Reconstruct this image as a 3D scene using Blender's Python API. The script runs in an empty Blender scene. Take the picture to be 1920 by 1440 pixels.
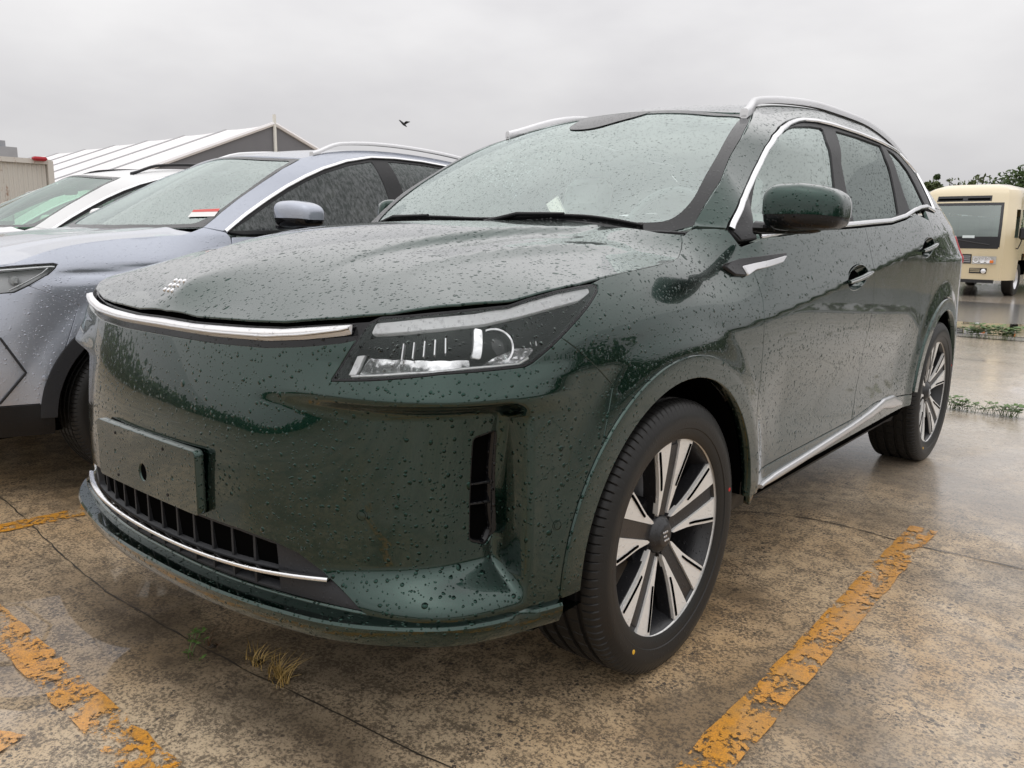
import bpy, bmesh, math, random
import numpy as np
from mathutils import Vector, Matrix
from mathutils.geometry import delaunay_2d_cdt

random.seed(7)
RNG = np.random.default_rng(7)
scene = bpy.context.scene
COL = scene.collection

# ------------------------------------------------------------------ camera
# metres; the green car stands along Y, its front axle at y = 0, its nose towards -Y
CAM = np.array([1.92374, -1.85478, 1.17293])
YAW, PITCH, ROLL, FPX = -0.69999, 0.18285, 0.01156, 1502.2   # FPX: focal length for a 1920 px wide picture
_f = np.array([math.sin(YAW) * math.cos(PITCH), math.cos(YAW) * math.cos(PITCH), -math.sin(PITCH)])
_r = np.array([math.cos(YAW), -math.sin(YAW), 0.0])
_u = np.cross(_r, _f)
_r, _u = math.cos(ROLL) * _r + math.sin(ROLL) * _u, -math.sin(ROLL) * _r + math.cos(ROLL) * _u
cam = bpy.data.cameras.new('camera')
cam.sensor_width = 36.0
cam.lens = FPX / 1920 * 36.0
cam.clip_start = 0.05
cam.clip_end = 2000
camo = bpy.data.objects.new('camera', cam)
COL.objects.link(camo)
camo.matrix_world = Matrix(((_r[0], _u[0], -_f[0], CAM[0]), (_r[1], _u[1], -_f[1], CAM[1]), (_r[2], _u[2], -_f[2], CAM[2]), (0, 0, 0, 1)))
scene.camera = camo

# ------------------------------------------------------------------ sky, sun, exposure
SUN_EL, SUN_AZ = math.radians(72), math.radians(150)
world = bpy.data.worlds.new('World')
scene.world = world
world.use_nodes = True
wt = world.node_tree
wt.nodes.clear()


def wn(t, **k):
    n = wt.nodes.new(t)
    for a, b in k.items():
        setattr(n, a, b)
    return n


w_out = wn('ShaderNodeOutputWorld')
w_bg = wn('ShaderNodeBackground')
w_sky = wn('ShaderNodeTexSky', sky_type='NISHITA', sun_disc=False, sun_elevation=SUN_EL, sun_rotation=SUN_AZ, air_density=1.0, dust_density=5.0, ozone_density=1.0)
w_hsv = wn('ShaderNodeHueSaturation')
w_hsv.inputs['Saturation'].default_value = 0.12
w_geo = wn('ShaderNodeTexCoord')
w_map = wn('ShaderNodeMapping')
w_map.inputs['Scale'].default_value = (1.0, 1.0, 2.6)
w_noise = wn('ShaderNodeTexNoise')
w_noise.inputs['Scale'].default_value = 2.1
w_noise.inputs['Detail'].default_value = 5
w_noise.inputs['Roughness'].default_value = 0.55
w_ramp = wn('ShaderNodeValToRGB')
w_ramp.color_ramp.elements[0].position = 0.28
w_ramp.color_ramp.elements[0].color = (5.5, 5.42, 5.6, 1)
w_ramp.color_ramp.elements[1].position = 0.72
w_ramp.color_ramp.elements[1].color = (7.5, 7.42, 7.45, 1)
w_mix = wn('ShaderNodeMixRGB')
w_mix.inputs['Fac'].default_value = 0.93      # a closed cloud deck under the clear-sky model
L = wt.links.new
L(w_geo.outputs['Generated'], w_map.inputs['Vector'])
L(w_map.outputs['Vector'], w_noise.inputs['Vector'])
L(w_noise.outputs['Fac'], w_ramp.inputs['Fac'])
L(w_sky.outputs['Color'], w_hsv.inputs['Color'])
L(w_hsv.outputs['Color'], w_mix.inputs['Color1'])
L(w_ramp.outputs['Color'], w_mix.inputs['Color2'])
# overcast luminance: grows from the horizon to the zenith
w_sep = wn('ShaderNodeSeparateXYZ')
w_el = wn('ShaderNodeMath', operation='MULTIPLY_ADD', use_clamp=False)
w_max = wn('ShaderNodeMath', operation='MAXIMUM')
w_max.inputs[1].default_value = 0.0
L(w_geo.outputs['Generated'], w_sep.inputs[0])
L(w_sep.outputs['Z'], w_max.inputs[0])
L(w_max.outputs[0], w_el.inputs[0])
w_el.inputs[1].default_value = 1.15
w_el.inputs[2].default_value = 0.71
w_mul = wn('ShaderNodeVectorMath', operation='SCALE')
L(w_mix.outputs['Color'], w_mul.inputs[0])
L(w_el.outputs[0], w_mul.inputs['Scale'])
L(w_mul.outputs[0], w_bg.inputs['Color'])
w_bg.inputs['Strength'].default_value = 0.1
L(w_bg.outputs['Background'], w_out.inputs['Surface'])

sun = bpy.data.lights.new('sun', 'SUN')
sun.energy = 0.5
sun.angle = math.radians(170)
sun.color = (1.0, 0.97, 0.93)
suno = bpy.data.objects.new('sun', sun)
COL.objects.link(suno)
sd = Vector((math.sin(SUN_AZ) * math.cos(SUN_EL), math.cos(SUN_AZ) * math.cos(SUN_EL), math.sin(SUN_EL)))
suno.rotation_euler = (-sd).to_track_quat('-Z', 'Y').to_euler()
suno.location = sd * 30

scene.view_settings.view_transform = 'Standard'
scene.view_settings.look = 'None'
scene.view_settings.exposure = 0.42
scene.view_settings.gamma = 1.0
scene.view_settings.use_curve_mapping = False
scene.render.engine = 'CYCLES'
scene.cycles.use_denoising = True
scene.cycles.max_bounces = 6
scene.cycles.diffuse_bounces = 3
scene.cycles.glossy_bounces = 4
scene.cycles.transparent_max_bounces = 10
scene.cycles.caustics_reflective = False
scene.cycles.caustics_refractive = False


# ------------------------------------------------------------------ geometry helpers
def ray(u, v):
    return _f + _r * (u - 960) / FPX - _u * (v - 720) / FPX


def proj(X):
    d = np.asarray(X, float) - CAM
    z = d @ _f
    return np.stack([960 + FPX * (d @ _r) / z, 720 - FPX * (d @ _u) / z], -1)


def on_x(u, v, x):
    d = ray(u, v)
    return CAM + (x - CAM[0]) / d[0] * d


def on_y(u, v, y):
    d = ray(u, v)
    return CAM + (y - CAM[1]) / d[1] * d


def on_z(u, v, z):
    d = ray(u, v)
    return CAM + (z - CAM[2]) / d[2] * d


def sstep(x, a, b):
    t = np.clip((x - a) / (b - a), 0, 1)
    return t * t * (3 - 2 * t)


def softp(d, e):
    return 0.5 * (d + np.sqrt(d * d + e * e))


def bump1(x, c, w):
    return np.exp(-((x - c) / w) ** 2)


class Cubic:
    """natural cubic spline through (t, y); y may be vector valued"""
    def __init__(self, t, y):
        t = np.asarray(t, float); y = np.asarray(y, float)
        if y.ndim == 1:
            y = y[:, None]; self.sc = True
        else:
            self.sc = False
        n = len(t); h = np.diff(t)
        A = np.zeros((n, n)); b = np.zeros((n, y.shape[1]))
        A[0, 0] = A[-1, -1] = 1
        for i in range(1, n - 1):
            A[i, i - 1] = h[i - 1]; A[i, i] = 2 * (h[i - 1] + h[i]); A[i, i + 1] = h[i]
            b[i] = 6 * ((y[i + 1] - y[i]) / h[i] - (y[i] - y[i - 1]) / h[i - 1])
        self.m = np.linalg.solve(A, b); self.t = t; self.y = y; self.h = h

    def __call__(self, x):
        x = np.asarray(x, float); sh = x.shape; x = x.ravel()
        xc = np.clip(x, self.t[0], self.t[-1])
        i = np.clip(np.searchsorted(self.t, xc) - 1, 0, len(self.t) - 2)
        d = (xc - self.t[i])[:, None]; hh = self.h[i][:, None]
        y, m = self.y, self.m
        r = y[i] + d * ((y[i + 1] - y[i]) / hh - hh * (2 * m[i] + m[i + 1]) / 6) + m[i] / 2 * d ** 2 + (m[i + 1] - m[i]) / (6 * hh) * d ** 3
        return r[:, 0].reshape(sh) if self.sc else r.reshape(sh + (y.shape[1],))


def curve(pts, n=60, closed=False):
    """points -> n points on a smooth curve through them, evenly spaced"""
    p = np.asarray(pts, float)
    t = np.r_[0, np.cumsum(np.linalg.norm(np.diff(p, axis=0), axis=1))]
    c = Cubic(t, p)
    q = c(np.linspace(0, t[-1], n * 6))
    l = np.r_[0, np.cumsum(np.linalg.norm(np.diff(q, axis=0), axis=1))]
    s = np.linspace(0, l[-1], n)
    return np.stack([np.interp(s, l, q[:, k]) for k in range(q.shape[1])], -1)


def resample(p, step, closed=True):
    p = np.asarray(p, float)
    out = []
    n = len(p)
    for i in range(n if closed else n - 1):
        a, b = p[i], p[(i + 1) % n]
        k = max(1, int(math.ceil(np.linalg.norm(b - a) / step)))
        for j in range(k):
            out.append(a + (b - a) * j / k)
    if not closed:
        out.append(p[-1])
    return np.array(out)


def round_poly(p, r, seg=5, skip=()):
    """round the corners of a 2-D polygon"""
    p = np.asarray(p, float); n = len(p); out = []
    for i in range(n):
        a, b, c = p[i - 1], p[i], p[(i + 1) % n]
        if i in skip:
            out.append(b); continue
        d1 = np.linalg.norm(a - b); d2 = np.linalg.norm(c - b)
        rr = min(r, .45 * d1, .45 * d2)
        s = b + (a - b) / d1 * rr; e = b + (c - b) / d2 * rr
        for k in range(seg + 1):
            t = k / seg
            out.append((1 - t) ** 2 * s + 2 * t * (1 - t) * b + t * t * e)
    return np.array(out)


def area2(p):
    x, y = p[:, 0], p[:, 1]
    return 0.5 * np.sum(x * np.roll(y, -1) - y * np.roll(x, -1))


def inset(p, d):
    """move a closed 2-D outline inwards by d"""
    p = np.asarray(p, float)
    if area2(p) < 0:
        p = p[::-1]
    e = np.roll(p, -1, 0) - p
    e /= np.maximum(np.linalg.norm(e, axis=1), 1e-9)[:, None]
    nrm = np.stack([-e[:, 1], e[:, 0]], -1)
    pn = np.roll(nrm, 1, 0)
    m = nrm + pn
    l = np.maximum((m * nrm).sum(1), .5)
    return p + m / l[:, None] * d


def in_poly(q, p):
    x, y = q[:, 0][:, None], q[:, 1][:, None]
    a = p; b = np.roll(p, -1, 0)
    c = ((a[:, 1] > y) != (b[:, 1] > y)) & (x < (b[:, 0] - a[:, 0]) * (y - a[:, 1]) / (b[:, 1] - a[:, 1] + 1e-12) + a[:, 0])
    return (c.sum(1) % 2) == 1


def dist_poly(q, p):
    a = p[None]; b = np.roll(p, -1, 0)[None]; q = q[:, None]
    ab = b - a
    t = np.clip(((q - a) * ab).sum(2) / np.maximum((ab * ab).sum(2), 1e-12), 0, 1)
    return np.sqrt((((a + ab * t[..., None]) - q) ** 2).sum(2).min(1))


# ------------------------------------------------------------------ object helpers
def link(o, parent=None):
    COL.objects.link(o)
    if parent is not None:
        o.parent = parent
    return o


def empty(name, loc=(0, 0, 0), parent=None, rz=0.0):
    o = bpy.data.objects.new(name, None)
    o.empty_display_size = .1
    o.location = loc
    o.rotation_euler = (0, 0, rz)
    return link(o, parent)


def tag(o, label=None, cat=None, group=None, kind=None):
    if label: o['label'] = label
    if cat: o['category'] = cat
    if group: o['group'] = group
    if kind: o['kind'] = kind
    return o


def mesh_obj(name, V, F, mat, parent=None, smooth=True, normals=None, mats=None, fmat=None, angle=None):
    me = bpy.data.meshes.new(name)
    me.from_pydata([tuple(map(float, v)) for v in V], [], [tuple(map(int, f)) for f in F])
    if smooth:
        me.polygons.foreach_set('use_smooth', [True] * len(me.polygons))
    if mats:
        for m in mats: me.materials.append(m)
        me.polygons.foreach_set('material_index', fmat)
    else:
        me.materials.append(mat)
    me.update()
    if normals is not None:
        me.normals_split_custom_set_from_vertices([tuple(map(float, n)) for n in normals])
    elif angle is not None:
        me.set_sharp_from_angle(angle=math.radians(angle))
    return link(bpy.data.objects.new(name, me), parent)


class MB:
    """collects shapes; build() links them as one mesh object"""
    def __init__(self): self.V = []; self.F = []
    def add(self, V, F):
        o = len(self.V); self.V += [tuple(v) for v in V]; self.F += [tuple(i + o for i in f) for f in F]; return self
    def box(self, c, d, rot=None, bev=0.0):
        c = np.asarray(c, float); hx, hy, hz = [k / 2 for k in d]
        if bev <= 0:
            V = np.array([(x, y, z) for x in (-hx, hx) for y in (-hy, hy) for z in (-hz, hz)])
            F = [(0, 1, 3, 2), (4, 6, 7, 5), (0, 4, 5, 1), (2, 3, 7, 6), (0, 2, 6, 4), (1, 5, 7, 3)]
        else:
            b = min(bev, hx * .9, hy * .9, hz * .9); V = []; 
            for x in (-1, 1):
                for y in (-1, 1):
                    for z in (-1, 1):
                        V += [(x * hx, y * (hy - b), z * (hz - b)), (x * (hx - b), y * hy, z * (hz - b)), (x * (hx - b), y * (hy - b), z * hz)]
            V = np.array(V)
            from_id = lambda x, y, z, k: ((x * 2 + y) * 2 + z) * 3 + k
            F = []
            for s in (0, 1):
                F.append(tuple(from_id(s, y, z, 0) for y, z in ((0, 0), (1, 0), (1, 1), (0, 1))))
                F.append(tuple(from_id(x, s, z, 1) for x, z in ((0, 0), (1, 0), (1, 1), (0, 1))))
                F.append(tuple(from_id(x, y, s, 2) for x, y in ((0, 0), (1, 0), (1, 1), (0, 1))))
                for t in (0, 1):
                    F.append((from_id(s, t, 0, 0), from_id(s, t, 1, 0), from_id(s, t, 1, 1), from_id(s, t, 0, 1)))
                    F.append((from_id(s, 0, t, 0), from_id(s, 1, t, 0), from_id(s, 1, t, 2), from_id(s, 0, t, 2)))
                    F.append((from_id(0, s, t, 1), from_id(1, s, t, 1), from_id(1, s, t, 2), from_id(0, s, t, 2)))
                    for w in (0, 1):
                        F.append((from_id(s, t, w, 0), from_id(s, t, w, 1), from_id(s, t, w, 2)))
        if rot is not None:
            V = V @ np.asarray(Matrix.Rotation(rot[1], 3, rot[0])).T if not isinstance(rot, np.ndarray) else V @ rot.T
        return self.add(V + c, F)
    def tube(self, path, r, seg=8, cap=True, closed=False, squash=None):
        P = np.asarray(path, float); n = len(P)
        rr = np.broadcast_to(np.asarray(r, float), (n,))
        T = np.gradient(P, axis=0)
        if closed:
            T = np.roll(P, -1, 0) - np.roll(P, 1, 0)
        T /= np.maximum(np.linalg.norm(T, axis=1), 1e-9)[:, None]
        up = np.array([0, 0, 1.0])
        if abs(T[0] @ up) > .9: up = np.array([1.0, 0, 0])
        V = []; a = np.cross(up, T[0]); a /= np.linalg.norm(a)
        for i in range(n):
            a = a - (a @ T[i]) * T[i]; a /= np.linalg.norm(a); b = np.cross(T[i], a)
            for k in range(seg):
                t = 2 * math.pi * k / seg
                V.append(P[i] + rr[i] * (math.cos(t) * a + math.sin(t) * b * (squash or 1)))
        F = []
        for i in range(n if closed else n - 1):
            j = (i + 1) % n
            for k in range(seg):
                l = (k + 1) % seg
                F.append((i * seg + k, i * seg + l, j * seg + l, j * seg + k))
        if cap and not closed:
            F.append(tuple(range(seg))[::-1]); F.append(tuple((n - 1) * seg + k for k in range(seg)))
        return self.add(V, F)
    def lathe(self, prof, seg=48, axis=0, cap=False):
        """profile (along, radius) turned round an axis (0 = x)"""
        n = len(prof); V = []; F = []
        for k in range(seg):
            t = 2 * math.pi * k / seg
            for a, r in prof:
                p = [0, 0, 0]; p[axis] = a; p[(axis + 1) % 3] = r * math.cos(t); p[(axis + 2) % 3] = r * math.sin(t); V.append(p)
        for k in range(seg):
            l = (k + 1) % seg
            for i in range(n - 1):
                F.append((k * n + i, k * n + i + 1, l * n + i + 1, l * n + i))
        if cap:
            F.append(tuple(k * n for k in range(seg))); F.append(tuple(k * n + n - 1 for k in range(seg))[::-1])
        return self.add(V, F)
    def prism(self, poly, a, b, axis=2):
        """2-D outline extruded from a to b along an axis"""
        p = np.asarray(poly, float); n = len(p)
        if area2(p) < 0: p = p[::-1]
        def put(q, h):
            r = [0, 0, 0]; r[axis] = h; r[(axis + 1) % 3] = q[0]; r[(axis + 2) % 3] = q[1]; return r
        V = [put(q, a) for q in p] + [put(q, b) for q in p]
        F = [tuple(range(n))[::-1], tuple(range(n, 2 * n))] + [(i, (i + 1) % n, n + (i + 1) % n, n + i) for i in range(n)]
        return self.add(V, F)
    def move(self, M):
        M = np.asarray(M); V = np.array(self.V)
        self.V = [tuple(v) for v in V @ M[:3, :3].T + M[:3, 3]]; return self
    def build(self, name, mat, parent=None, smooth=True, angle=40):
        o = mesh_obj(name, self.V, self.F, mat, parent, smooth, angle=angle if smooth else None)
        bm = bmesh.new(); bm.from_mesh(o.data); bmesh.ops.recalc_face_normals(bm, faces=bm.faces); bm.to_mesh(o.data); bm.free()
        return o


def copy_tree(o, parent=None):
    c = o.copy(); COL.objects.link(c); c.parent = parent
    for ch in list(o.children): copy_tree(ch, c)
    return c


# ------------------------------------------------------------------ surfaces
class Surf:
    """a smooth sheet pos(a, b); panels are cut from it as outlines in (a, b)"""
    flip = 1.0
    org = np.zeros(3)          # where the thing's own origin stands in the scene
    def nrm(self, q, e=.0015):
        q = np.asarray(q, float)
        du = self.pos(q + [e, 0]) - self.pos(q - [e, 0]); dv = self.pos(q + [0, e]) - self.pos(q - [0, e])
        n = np.cross(du, dv) * self.flip
        return n / np.maximum(np.linalg.norm(n, axis=-1), 1e-12)[..., None]
    def prepare(self, a0, a1, b0, b1, na=160, nb=90):
        A, B = np.meshgrid(np.linspace(a0, a1, na), np.linspace(b0, b1, nb), indexing='ij')
        self.gq = np.stack([A.ravel(), B.ravel()], -1); self.gp = self.pos(self.gq)
        n = self.nrm(self.gq); d = CAM - self.gp - self.org
        self.gok = (n * d).sum(1) > 0
        self.guv = proj(self.gp + self.org); self.gd = (d * d).sum(1)
        return self
    def hit(self, u, v):
        """where the line of sight through picture point (u, v) meets the sheet"""
        e = np.hypot(self.guv[:, 0] - u, self.guv[:, 1] - v) + np.where(self.gok, 0, 400) + np.sqrt(self.gd) * 6
        q = self.gq[np.argmin(e)].copy(); t = np.array([u, v], float)
        for _ in range(25):
            p = proj(self.pos(q[None]) + self.org)[0]; r = t - p
            if abs(r).max() < .02: break
            h = 1e-4
            J = (proj(self.pos(np.array([q + [h, 0], q + [0, h]])) + self.org) - p).T / h
            try: st = np.linalg.lstsq(J, r, rcond=.02)[0]
            except Exception: break
            l = np.linalg.norm(st)
            q = q + st * min(1, .08 / max(l, 1e-9))
        return q
    def trace(self, pts): return np.array([self.hit(*p) for p in pts])


class Off(Surf):
    """a sheet lying a varying depth fn(a, b) off another one"""
    def __init__(self, s, fn): self.s = s; self.fn = fn; self.flip = s.flip
    def pos(self, q):
        q = np.asarray(q, float); return self.s.pos(q) + self.s.nrm(q) * np.asarray(self.fn(q[..., 0], q[..., 1]))[..., None]


class Mirror(Surf):
    def __init__(self, s): self.s = s; self.flip = -s.flip
    def pos(self, q): return self.s.pos(q) * np.array([-1, 1, 1.0])


class Height(Surf):
    """z over (x, y), thin-plate through control points, plus an extra relief"""
    def __init__(self, pts, relief=None, smooth=1e-5, sym=True):
        p = np.asarray(pts, float)
        if sym:
            m = p[np.abs(p[:, 0]) > 1e-3] * [-1, 1, 1]; p = np.r_[p, m]
        self.c = p[:, :2]; n = len(p)
        K = self.k(p[:, None, :2], self.c[None]) + np.eye(n) * smooth
        Q = np.c_[np.ones(n), self.c]
        A = np.block([[K, Q], [Q.T, np.zeros((3, 3))]])
        w = np.linalg.solve(A, np.r_[p[:, 2], 0, 0, 0]); self.w = w[:n]; self.a = w[n:]; self.relief = relief
    @staticmethod
    def k(a, b):
        r2 = ((a - b) ** 2).sum(-1); return .5 * r2 * np.log(r2 + 1e-12)
    def z(self, q):
        q = np.asarray(q, float); out = np.empty(len(q))
        for i in range(0, len(q), 4000):
            qq = q[i:i + 4000]; out[i:i + 4000] = self.k(qq[:, None], self.c[None]) @ self.w + self.a[0] + qq @ self.a[1:]
        if self.relief is not None: out = out + self.relief(q)
        return out
    def pos(self, q):
        q = np.asarray(q, float); return np.c_[q, self.z(q)]


def panel(name, S, loops, mat, parent=None, h=.02, thick=.012, gap=.002, off=0.0, edge_step=None, roll=True):
    """cut a panel from sheet S: loops[0] outline, others holes; its rim is turned in so that the joint has depth"""
    loops = [np.asarray(l, float) for l in loops]
    outs = []
    for i, l in enumerate(loops):
        l = resample(l, edge_step or h * .6)
        if area2(l) < 0: l = l[::-1]
        if gap: l = inset(l, gap if i == 0 else -gap)
        if i > 0: l = l[::-1]
        outs.append(l)
    o = outs[0]
    lo, hi = o.min(0), o.max(0)
    gx = np.arange(lo[0], hi[0], h); gy = np.arange(lo[1], hi[1], h)
    A, B = np.meshgrid(gx, gy, indexing='ij'); g = np.stack([A.ravel(), B.ravel()], -1)
    g = g[in_poly(g, o)]
    for l in outs:
        if not len(g): break
        near = (g[:, 0] > l[:, 0].min() - h) & (g[:, 0] < l[:, 0].max() + h)
        keep = np.ones(len(g), bool)
        idx = np.where(near)[0]
        for k in range(0, len(idx), 3000):
            ii = idx[k:k + 3000]; keep[ii] = dist_poly(g[ii], l) > h * .45
        g = g[keep]
    for l in outs[1:]:
        if len(g): g = g[~in_poly(g, l)]
    pts = np.concatenate(outs + [g]) if len(g) else np.concatenate(outs)
    edges = []; k = 0
    for l in outs:
        n = len(l); edges += [(k + i, k + (i + 1) % n) for i in range(n)]; k += n
    r = delaunay_2d_cdt([Vector(p) for p in pts], edges, [], 0, 1e-7)
    V2 = np.array([tuple(v) for v in r[0]]); F = np.array([tuple(f) for f in r[2] if len(f) == 3])
    c = V2[F].mean(1); ok = in_poly(c, o)
    for l in outs[1:]: ok &= ~in_poly(c, l)
    F = F[ok]
    used = np.zeros(len(V2), bool); used[F.ravel()] = True
    re_ = np.cumsum(used) - 1; V2 = V2[used]; F = [tuple(f) for f in re_[F]]
    P = S.pos(V2); N = S.nrm(V2)
    P = P + N * off
    if S.flip < 0: F = [f[::-1] for f in F]
    # rim from boundary edges
    cnt = {}
    for f in F:
        for i in range(len(f)):
            a, b = f[i], f[(i + 1) % len(f)]
            cnt[(a, b)] = 1
    be = [(a, b) for (a, b) in cnt if (b, a) not in cnt]
    V = [tuple(p) for p in P]; NN = [tuple(n) for n in N]
    if thick > 0:
        out_dir = {}
        for a, b in be:
            t = P[b] - P[a]; t /= max(np.linalg.norm(t), 1e-9); sdir = np.cross(t, N[a])
            for i in (a, b): out_dir[i] = out_dir.get(i, 0) + sdir
        top = {}; bot = {}
        rr = min(.0022, thick * .3) if roll else 0
        for i, d in out_dir.items():
            d = d / max(np.linalg.norm(d), 1e-9)
            nd = d * .8 + N[i] * .6; nd /= np.linalg.norm(nd)
            top[i] = len(V); V.append(tuple(P[i] + d * rr * .8 - N[i] * rr)); NN.append(tuple(nd if roll else d))
            bot[i] = len(V); V.append(tuple(P[i] + d * rr * .8 - N[i] * thick)); NN.append(tuple(d))
        for a, b in be:
            F.append((b, a, top[a], top[b])); F.append((top[b], top[a], bot[a], bot[b]))
    return mesh_obj(name, V, F, mat, parent, True, NN)


def strip(name, S, path, width, height, mat, parent=None, off=0.0, step=.012, w2=None, open_ends=False, closed=False):
    """a raised bar lying on sheet S along a path in (a, b)"""
    q = resample(path, step, closed) if step else np.asarray(path, float)
    P = S.pos(q); N = S.nrm(q)
    return strip3(name, P, N, width, height, mat, parent, off, closed)


def strip3(name, P, N, width, height, mat, parent=None, off=0.0, closed=False):
    P = np.asarray(P, float); n = len(P); P = P + N * off
    T = (np.roll(P, -1, 0) - np.roll(P, 1, 0)) if closed else np.gradient(P, axis=0)
    T /= np.maximum(np.linalg.norm(T, axis=1), 1e-9)[:, None]
    B = np.cross(N, T); B /= np.maximum(np.linalg.norm(B, axis=1), 1e-9)[:, None]
    w = np.broadcast_to(np.asarray(width, float), (n,))[:, None] / 2
    hh = np.broadcast_to(np.asarray(height, float), (n,))[:, None]
    sec = [(-1, -.35), (-1, .45), (-.86, .82), (-.5, 1), (.5, 1), (.86, .82), (1, .45), (1, -.35)]
    k = len(sec); V = np.stack([P + B * w * a + N * hh * b for a, b in sec], 1).reshape(-1, 3)
    F = []
    for i in range(n if closed else n - 1):
        j = (i + 1) % n
        for s in range(k - 1):
            F.append((i * k + s, j * k + s, j * k + s + 1, i * k + s + 1))
    if not closed:
        F.append(tuple(range(k))); F.append(tuple((n - 1) * k + s for s in range(k))[::-1])
    m = MB(); m.add(V, F)
    return m.build(name, mat, parent, True, 60)
# ------------------------------------------------------------------ materials
MATS = {}


class NT:
    def __init__(self, name):
        self.m = bpy.data.materials.new(name); self.m.use_nodes = True; self.t = self.m.node_tree; self.t.nodes.clear()
        self.out = self.n('ShaderNodeOutputMaterial'); MATS[name] = self.m
    def n(self, ty, **k):
        x = self.t.nodes.new(ty)
        for a, b in k.items():
            if a.startswith('i_'):
                key = a[2:].replace('__', ' ')
                x.inputs[int(key) if key.isdigit() else key].default_value = b
            else: setattr(x, a, b)
        return x
    def l(self, a, b): self.t.links.new(a, b)
    def val(self, x, op, y=None, z=None, clamp=False):
        m = self.n('ShaderNodeMath', operation=op, use_clamp=clamp)
        for i, w in enumerate((x, y, z)):
            if w is None: continue
            if isinstance(w, (int, float)): m.inputs[i].default_value = w
            else: self.l(w, m.inputs[i])
        return m.outputs[0]
    def ramp(self, x, stops, interp='LINEAR'):
        r = self.n('ShaderNodeValToRGB'); r.color_ramp.interpolation = interp
        e = r.color_ramp.elements
        while len(e) > len(stops): e.remove(e[-1])
        while len(e) < len(stops): e.new(1.0)
        for k, (p, c) in zip(e, stops):
            k.position = p; k.color = (c, c, c, 1) if isinstance(c, (int, float)) else (*c, 1)
        self.l(x, r.inputs[0]); return r.outputs[0]
    def mixc(self, f, a, b, mode='MIX'):
        m = self.n('ShaderNodeMixRGB', blend_type=mode)
        for i, w in enumerate((f, a, b)):
            if isinstance(w, (int, float)): m.inputs[i].default_value = w if i == 0 else (w, w, w, 1)
            elif isinstance(w, tuple): m.inputs[i].default_value = (*w, 1)
            else: self.l(w, m.inputs[i])
        return m.outputs[0]
    def noise(self, v, scale, detail=3, rough=.5, dist=0.0, dim='3D'):
        x = self.n('ShaderNodeTexNoise', noise_dimensions=dim); x.inputs['Scale'].default_value = scale; x.inputs['Detail'].default_value = detail
        x.inputs['Roughness'].default_value = rough; x.inputs['Distortion'].default_value = dist
        if v is not None: self.l(v, x.inputs['Vector'])
        return x.outputs['Fac']
    def coord(self, which='Object'): return self.n('ShaderNodeTexCoord').outputs[which]
    def mapping(self, v, scale=(1, 1, 1), loc=(0, 0, 0), rot=(0, 0, 0)):
        m = self.n('ShaderNodeMapping'); m.inputs['Scale'].default_value = scale; m.inputs['Location'].default_value = loc; m.inputs['Rotation'].default_value = rot
        self.l(v, m.inputs['Vector']); return m.outputs[0]
    def drops(self, v, layers, strength=1.0, dist=1.0):
        """beads of rain as relief; layers = (cell size in m, smallest and largest radius as a share of the cell, share of cells)"""
        tot = None; msk = None
        geo = self.n('ShaderNodeNewGeometry'); gs = self.n('ShaderNodeSeparateXYZ'); self.l(geo.outputs['True Normal'], gs.inputs[0])
        for cell, r0, r1, share, big in layers:
            vo = self.n('ShaderNodeTexVoronoi', feature='F1', voronoi_dimensions='3D'); vo.inputs['Scale'].default_value = 1 / cell; vo.inputs['Randomness'].default_value = 1
            nv = self.n('ShaderNodeTexNoise'); nv.inputs['Scale'].default_value = .9 / cell; nv.inputs['Detail'].default_value = 1
            self.l(v, nv.inputs['Vector'])
            wob = self.n('ShaderNodeVectorMath', operation='SCALE'); wob.inputs['Scale'].default_value = cell * .5
            sub = self.n('ShaderNodeVectorMath', operation='SUBTRACT'); sub.inputs[1].default_value = (.5, .5, .5)
            self.l(nv.outputs['Color'], sub.inputs[0]); self.l(sub.outputs[0], wob.inputs[0])
            ad = self.n('ShaderNodeVectorMath', operation='ADD'); self.l(v, ad.inputs[0]); self.l(wob.outputs[0], ad.inputs[1])
            self.l(ad.outputs[0], vo.inputs['Vector'])
            sep = self.n('ShaderNodeSeparateColor'); self.l(vo.outputs['Color'], sep.inputs[0])
            rad = self.val(self.val(sep.outputs[0], 'MULTIPLY', r1 - r0), 'ADD', r0)
            # large beads stay only where the sheet is flat enough to hold them
            lim = self.val(self.val(gs.outputs[2], 'MULTIPLY', share * .8, clamp=True), 'ADD', share * .2) if big else share
            on = self.val(sep.outputs[1], 'LESS_THAN', lim)
            q = self.val(vo.outputs['Distance'], 'DIVIDE', rad)
            dome = self.val(self.val(1.0, 'SUBTRACT', self.val(q, 'POWER', 2.0), clamp=True), 'POWER', .6)
            hgt = self.val(self.val(dome, 'MULTIPLY', self.val(rad, 'MULTIPLY', cell * .55)), 'MULTIPLY', on)
            mk = self.val(self.val(dome, 'GREATER_THAN', .25), 'MULTIPLY', on)
            msk = mk if msk is None else self.val(msk, 'MAXIMUM', mk)
            tot = hgt if tot is None else self.val(tot, 'MAXIMUM', hgt)
        b = self.n('ShaderNodeBump'); b.inputs['Strength'].default_value = strength; b.inputs['Distance'].default_value = dist
        self.l(tot, b.inputs['Height']); return b.outputs[0], msk
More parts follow.
